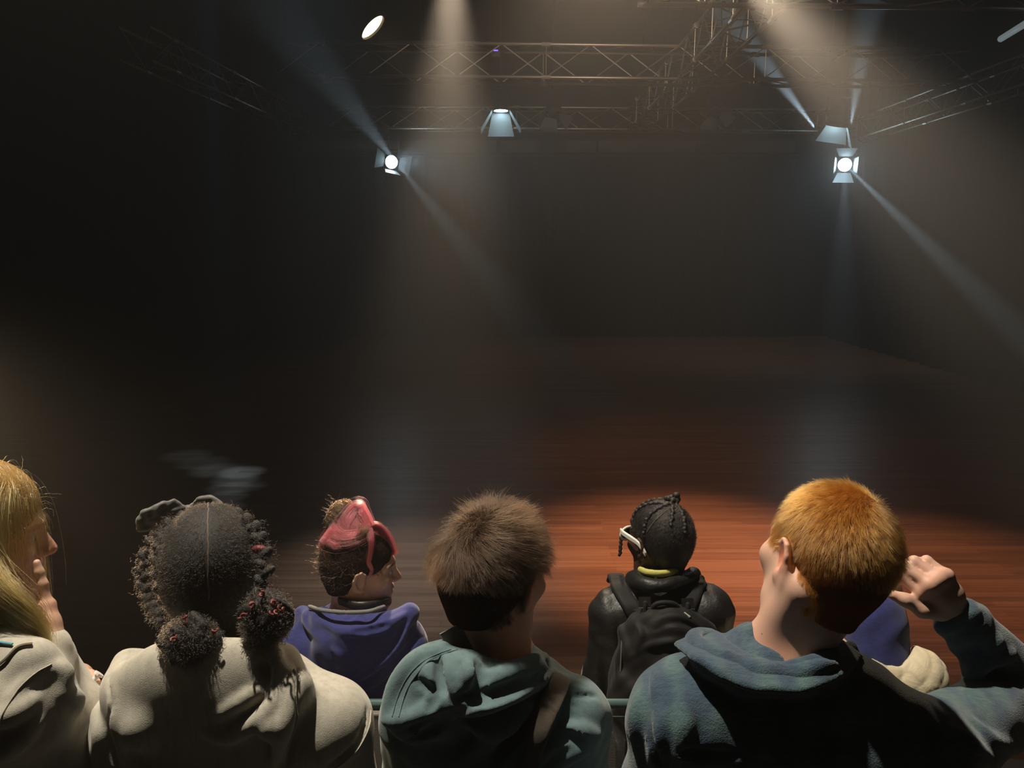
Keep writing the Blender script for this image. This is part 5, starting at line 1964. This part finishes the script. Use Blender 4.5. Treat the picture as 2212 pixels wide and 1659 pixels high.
def backpack():
    c = at(1440, 1447, 2.06)
    b = thing('backpack', 'black backpack with two buckled straps on the person in leather jacket', 'backpack', c - V3(0, 0, 0.2))
    o = np.array(b.location)
    G = Field(*[axis([(c[j] - e, c[j] + e, 0.005)]) for j, e in enumerate((0.24, 0.24, 0.34))])
    G.ell(c + V3(0.0, 0.02, -0.02), (0.145, 0.078, 0.19), rot(roll=2), 0)
    G.ell(c + V3(0.0, 0.0, -0.10), (0.150, 0.088, 0.14), None, 0.05)
    G.ell(c + V3(0.01, -0.045, -0.06), (0.105, 0.055, 0.11), None, 0.03)
    G.tube([at(1352, 1362, 2.08), at(1405, 1345, 2.08), at(1470, 1345, 2.07), at(1530, 1362, 2.07)], [0.02, 0.03, 0.03, 0.02], 0.04)
    G.ripple(0.004, 0.07, 12, (1, 1, 0.8))
    for pix, r in [([(1405, 1350), (1440, 1332), (1480, 1335), (1515, 1360)], 0.007), ([(1360, 1420), (1400, 1395), (1460, 1385), (1520, 1380)], 0.008),
                   ([(1375, 1350), (1385, 1370), (1375, 1400)], 0.007), ([(1340, 1400), (1335, 1440), (1338, 1480)], 0.006)]:
        G.crease(pix, r, 0.010, 0.002, d0=1.7, d1=2.6)
    G.crease([(1412, 1362), (1450, 1346), (1490, 1352), (1520, 1372)], 0.005, 0.006, -0.002, sub=True, d0=1.7, d1=2.6)
    co, f = G.mesh('bag_body')
    mesh_from('bag_body', co, f, NYLON, b, o)
    # padded straps over the shoulders with buckles
    for path, bk in (([(1376, 1330), (1362, 1305), (1345, 1280), (1338, 1268)], (1393, 1300)), ([(1478, 1326), (1490, 1300), (1500, 1275), (1506, 1262)], (1485, 1303))):
        pts = JACKET.onto(spline([JACKET.hit(x, y, 1.9, 2.6) for x, y in path], 5), 0.004)
        lo, hi = pts.min(0) - 0.06, pts.max(0) + 0.09
        hi[1] += 0.1
        S = Field(*[axis([(lo[j], hi[j], 0.004)]) for j in range(3)])
        over = [pts[-1] + V3(0, 0.03, 0.006), pts[-1] + V3(0, 0.07, -0.002), pts[-1] + V3(0, 0.10, -0.03)]
        P_ = list(pts) + over
        for u in (-0.018, -0.009, 0, 0.009, 0.018):
            S.tube([x + u * CR for x in P_], 0.007, 0.006)
        co, f = S.mesh('shoulder_strap')
        st = mesh_from('shoulder_strap', co, f, NYLON, b, o)
        q = JACKET.hit(*bk, 1.9, 2.6)
        w_ = at(bk[0], bk[1], 2.13)
        q = at(bk[0], bk[1], 2.06)
        M = Matrix.Translation(Vector(q)) @ Matrix.Rotation(math.radians(62), 4, 'X')
        MB(o).box((-0.016, -0.013, -0.004), (0.016, 0.013, 0.004), M).build('buckle', mat('gloss_black_plastic', (0.012, 0.012, 0.013), 0.15), st, bevel=0.002)
        MB(o).tube([M @ Vector(v) for v in ((-0.018, -0.016, 0.003), (0.018, -0.016, 0.003))], 0.0022, 8).build('buckle_bar', mat('bright_steel', (0.6, 0.6, 0.6), 0.2, 1.0), st)
        web = [0.5 * (pts[0] + pts[4]), 0.5 * (pts[0] + q), q, at(bk[0], bk[1] + 24, 2.05)]
        MB(o).tube([tuple(x) for x in spline(web, 4)], 0.006, 8).build('strap_webbing', NYLON, st)
    MB(o).tube([tuple(x) for x in spline([at(1402, 1322, 2.06), at(1420, 1304, 2.05), at(1455, 1304, 2.05), at(1472, 1322, 2.06)], 5)], 0.007, 8).build('carry_handle', NYLON, b, smooth=True)
    z = at(1484, 1330, 2.0)
    MB(o).tube([tuple(G.hit(1478, 1324, 1.7, 2.6)), tuple(G.hit(1490, 1332, 1.7, 2.6) + V3(0, -0.004, 0))], 0.0035, 8).build('zip_pull', mat('bright_zip', (0.7, 0.68, 0.62), 0.25, 0.9), b)
    MB(o).tube([tuple(x) for x in spline([G.hit(x, y, 1.7, 2.6) + V3(0, -0.002, 0) for x, y in [(1345, 1350), (1342, 1400), (1340, 1450)]], 5)], 0.0022, 6).build('side_zip', mat('steel_zip', (0.35, 0.33, 0.30), 0.3, 0.8), b)


backpack()


# ------------------------------------------------------------------ person with blue head covering and cream quilted jacket
def hooded():
    hR = rot(yaw=10, pitch=-18, roll=3)
    hc = at(1868, 1352, 2.24)
    N = at(1868, 1420, 2.17)
    P = Person('person in a navy blue hood and cream quilted jacket beyond the ginger head',
               N, at(1735, 1460, 2.17), at(1978, 1462, 2.15), hc, hR, 1.0, 0.20, SKIN_TAN, hips=V3(N[0], N[1] - 0.05, 0.72), h=0.005,
               arms={'WL': V3(N[0] - 0.12, N[1] + 0.30, 0.80), 'WR': V3(N[0] + 0.12, N[1] + 0.30, 0.80)})
    P.finish_body()
    P.eyes()
    P.lower(CLOTH_JEANS, M_SHOE)
    F = Field(*[axis([(hc[j] - 0.2, hc[j] + 0.2, 0.005)]) for j in range(3)])

    def p(x, y, z):
        return hc + hR @ V3(x, y, z)
    F.ell(p(0, -0.015, 0.035), (0.092, 0.112, 0.102), hR, 0)
    F.ell(p(0, -0.045, -0.02), (0.088, 0.080, 0.105), hR, 0.03)
    F.cone(p(0, -0.04, -0.05), p(0, -0.04, -0.13), 0.080, 0.085, 0.03)
    F.ell(p(0, 0.14, -0.04), (0.066, 0.075, 0.10), hR, 0.012, sub=True)
    F.ripple(0.0022, 0.07, 14)
    P.wear(F, 'hood', CLOTH_BLUE)
    quilt = mat('cream_quilted_nylon', (0.62, 0.53, 0.36), 0.6, sheen=0.2)
    q = NT(quilt)
    n = q.noise(q.coord(), 28, 4, 0.6, 0.6)
    q.bump(n, 0.5, 0.006)
    G = P.top(bulk=0.012, h=0.005)
    # quilting lines pressed into the padding
    Z = G._grid((slice(None),) * 3)
    x, y, z = Z
    s = np.abs(np.sin((x + z * 0.9) * math.pi / 0.055)) * np.abs(np.sin((x - z * 0.9) * math.pi / 0.055))
    G.D = G.D - (0.005 * np.sqrt(s) - 0.002).astype(np.float32)
    G.cone(P.nb + V3(0, 0, 0.0), P.nt, 0.075, 0.10, 0.02, sub=True)
    P.wear(G, 'quilted_jacket', quilt)
    return P


HOODED = hooded()


# ------------------------------------------------------------------ seating rows
M_SEAT = mat('grey_seat_shell', (0.17, 0.155, 0.14), 0.6)
sq = NT(M_SEAT)
sq.bump(sq.noise(sq.coord(), 380, 2, 0.5), 0.3, 0.002)
M_RAIL = mat('teal_painted_steel', (0.055, 0.105, 0.100), 0.4)


def seat_row(tier, y, xs, label, backs=True, group='seat rows'):
    """beam seating: one frame with a seat pad per place, shells and a rail behind"""
    r = thing('seat_row', label, 'seats', (0, y, tier), group)
    o = Vector(r.location)
    x0, x1 = min(xs) - 0.3, max(xs) + 0.3
    MB(o).box((x0, y - 0.03, tier + 0.34), (x1, y + 0.03, tier + 0.40)).build('beam', M_DARKSTEEL, r, bevel=0.004)
    for x in (x0 + 0.12, 0.5 * (x0 + x1), x1 - 0.12):
        MB(o).box((x - 0.025, y - 0.03, tier), (x + 0.025, y + 0.03, tier + 0.345)).box((x - 0.04, y - 0.14, tier), (x + 0.04, y + 0.14, tier + 0.02)).build('leg', M_DARKSTEEL, r)
    for x in xs:
        MB(o).box((x - 0.21, y - 0.20, tier + 0.398), (x + 0.21, y + 0.24, tier + 0.438)).build('seat', M_SEAT, r, bevel=0.015)
        if backs:
            h = 0.30
            out = [(-0.20, 0.0), (0.20, 0.0)] + [(0.20 - 0.09 * (1 - math.cos(a)), h - 0.10 + 0.10 * math.sin(a)) for a in np.linspace(0, math.pi / 2, 7)] + \
                  [(-0.20 + 0.09 * (1 - math.cos(a)), h - 0.10 + 0.10 * math.sin(a)) for a in np.linspace(math.pi / 2, 0, 7)]
            M = Matrix.Translation((x, y - 0.215, tier + 0.53)) @ Matrix.Rotation(math.radians(90 - 6), 4, 'X')
            MB(o).poly(out, 0.022, M).build('backrest', M_SEAT, r, bevel=0.005)
            for q in (-0.15, 0.15):
                MB(o).tube([(x + q, y - 0.19, tier + 0.40), (x + q, y - 0.23, tier + 0.62), (x + q, y - 0.235, tier + 0.875)], 0.011, 8).build('backrest_strut', M_RAIL, r)
    if backs:
        MB(o).tube([(x0, y - 0.235, tier + 0.885), (x1, y - 0.235, tier + 0.885)], 0.012, 12).build('top_rail', M_RAIL, r, smooth=True)
        MB(o).tube([(x0, y - 0.240, tier + 0.850), (x1, y - 0.240, tier + 0.850)], 0.004, 8).build('lower_rail', M_RAIL, r, smooth=True)
    return r


seat_row(0.45, 1.14, [-1.05, -0.52, -0.02, 0.47, 1.0], 'near row of seats under the people closest to the viewer', False)
seat_row(0.20, 1.98, [-0.95, -0.45, 0.07, 0.50, 1.03], 'far row of grey shell seats with a teal top rail', True)
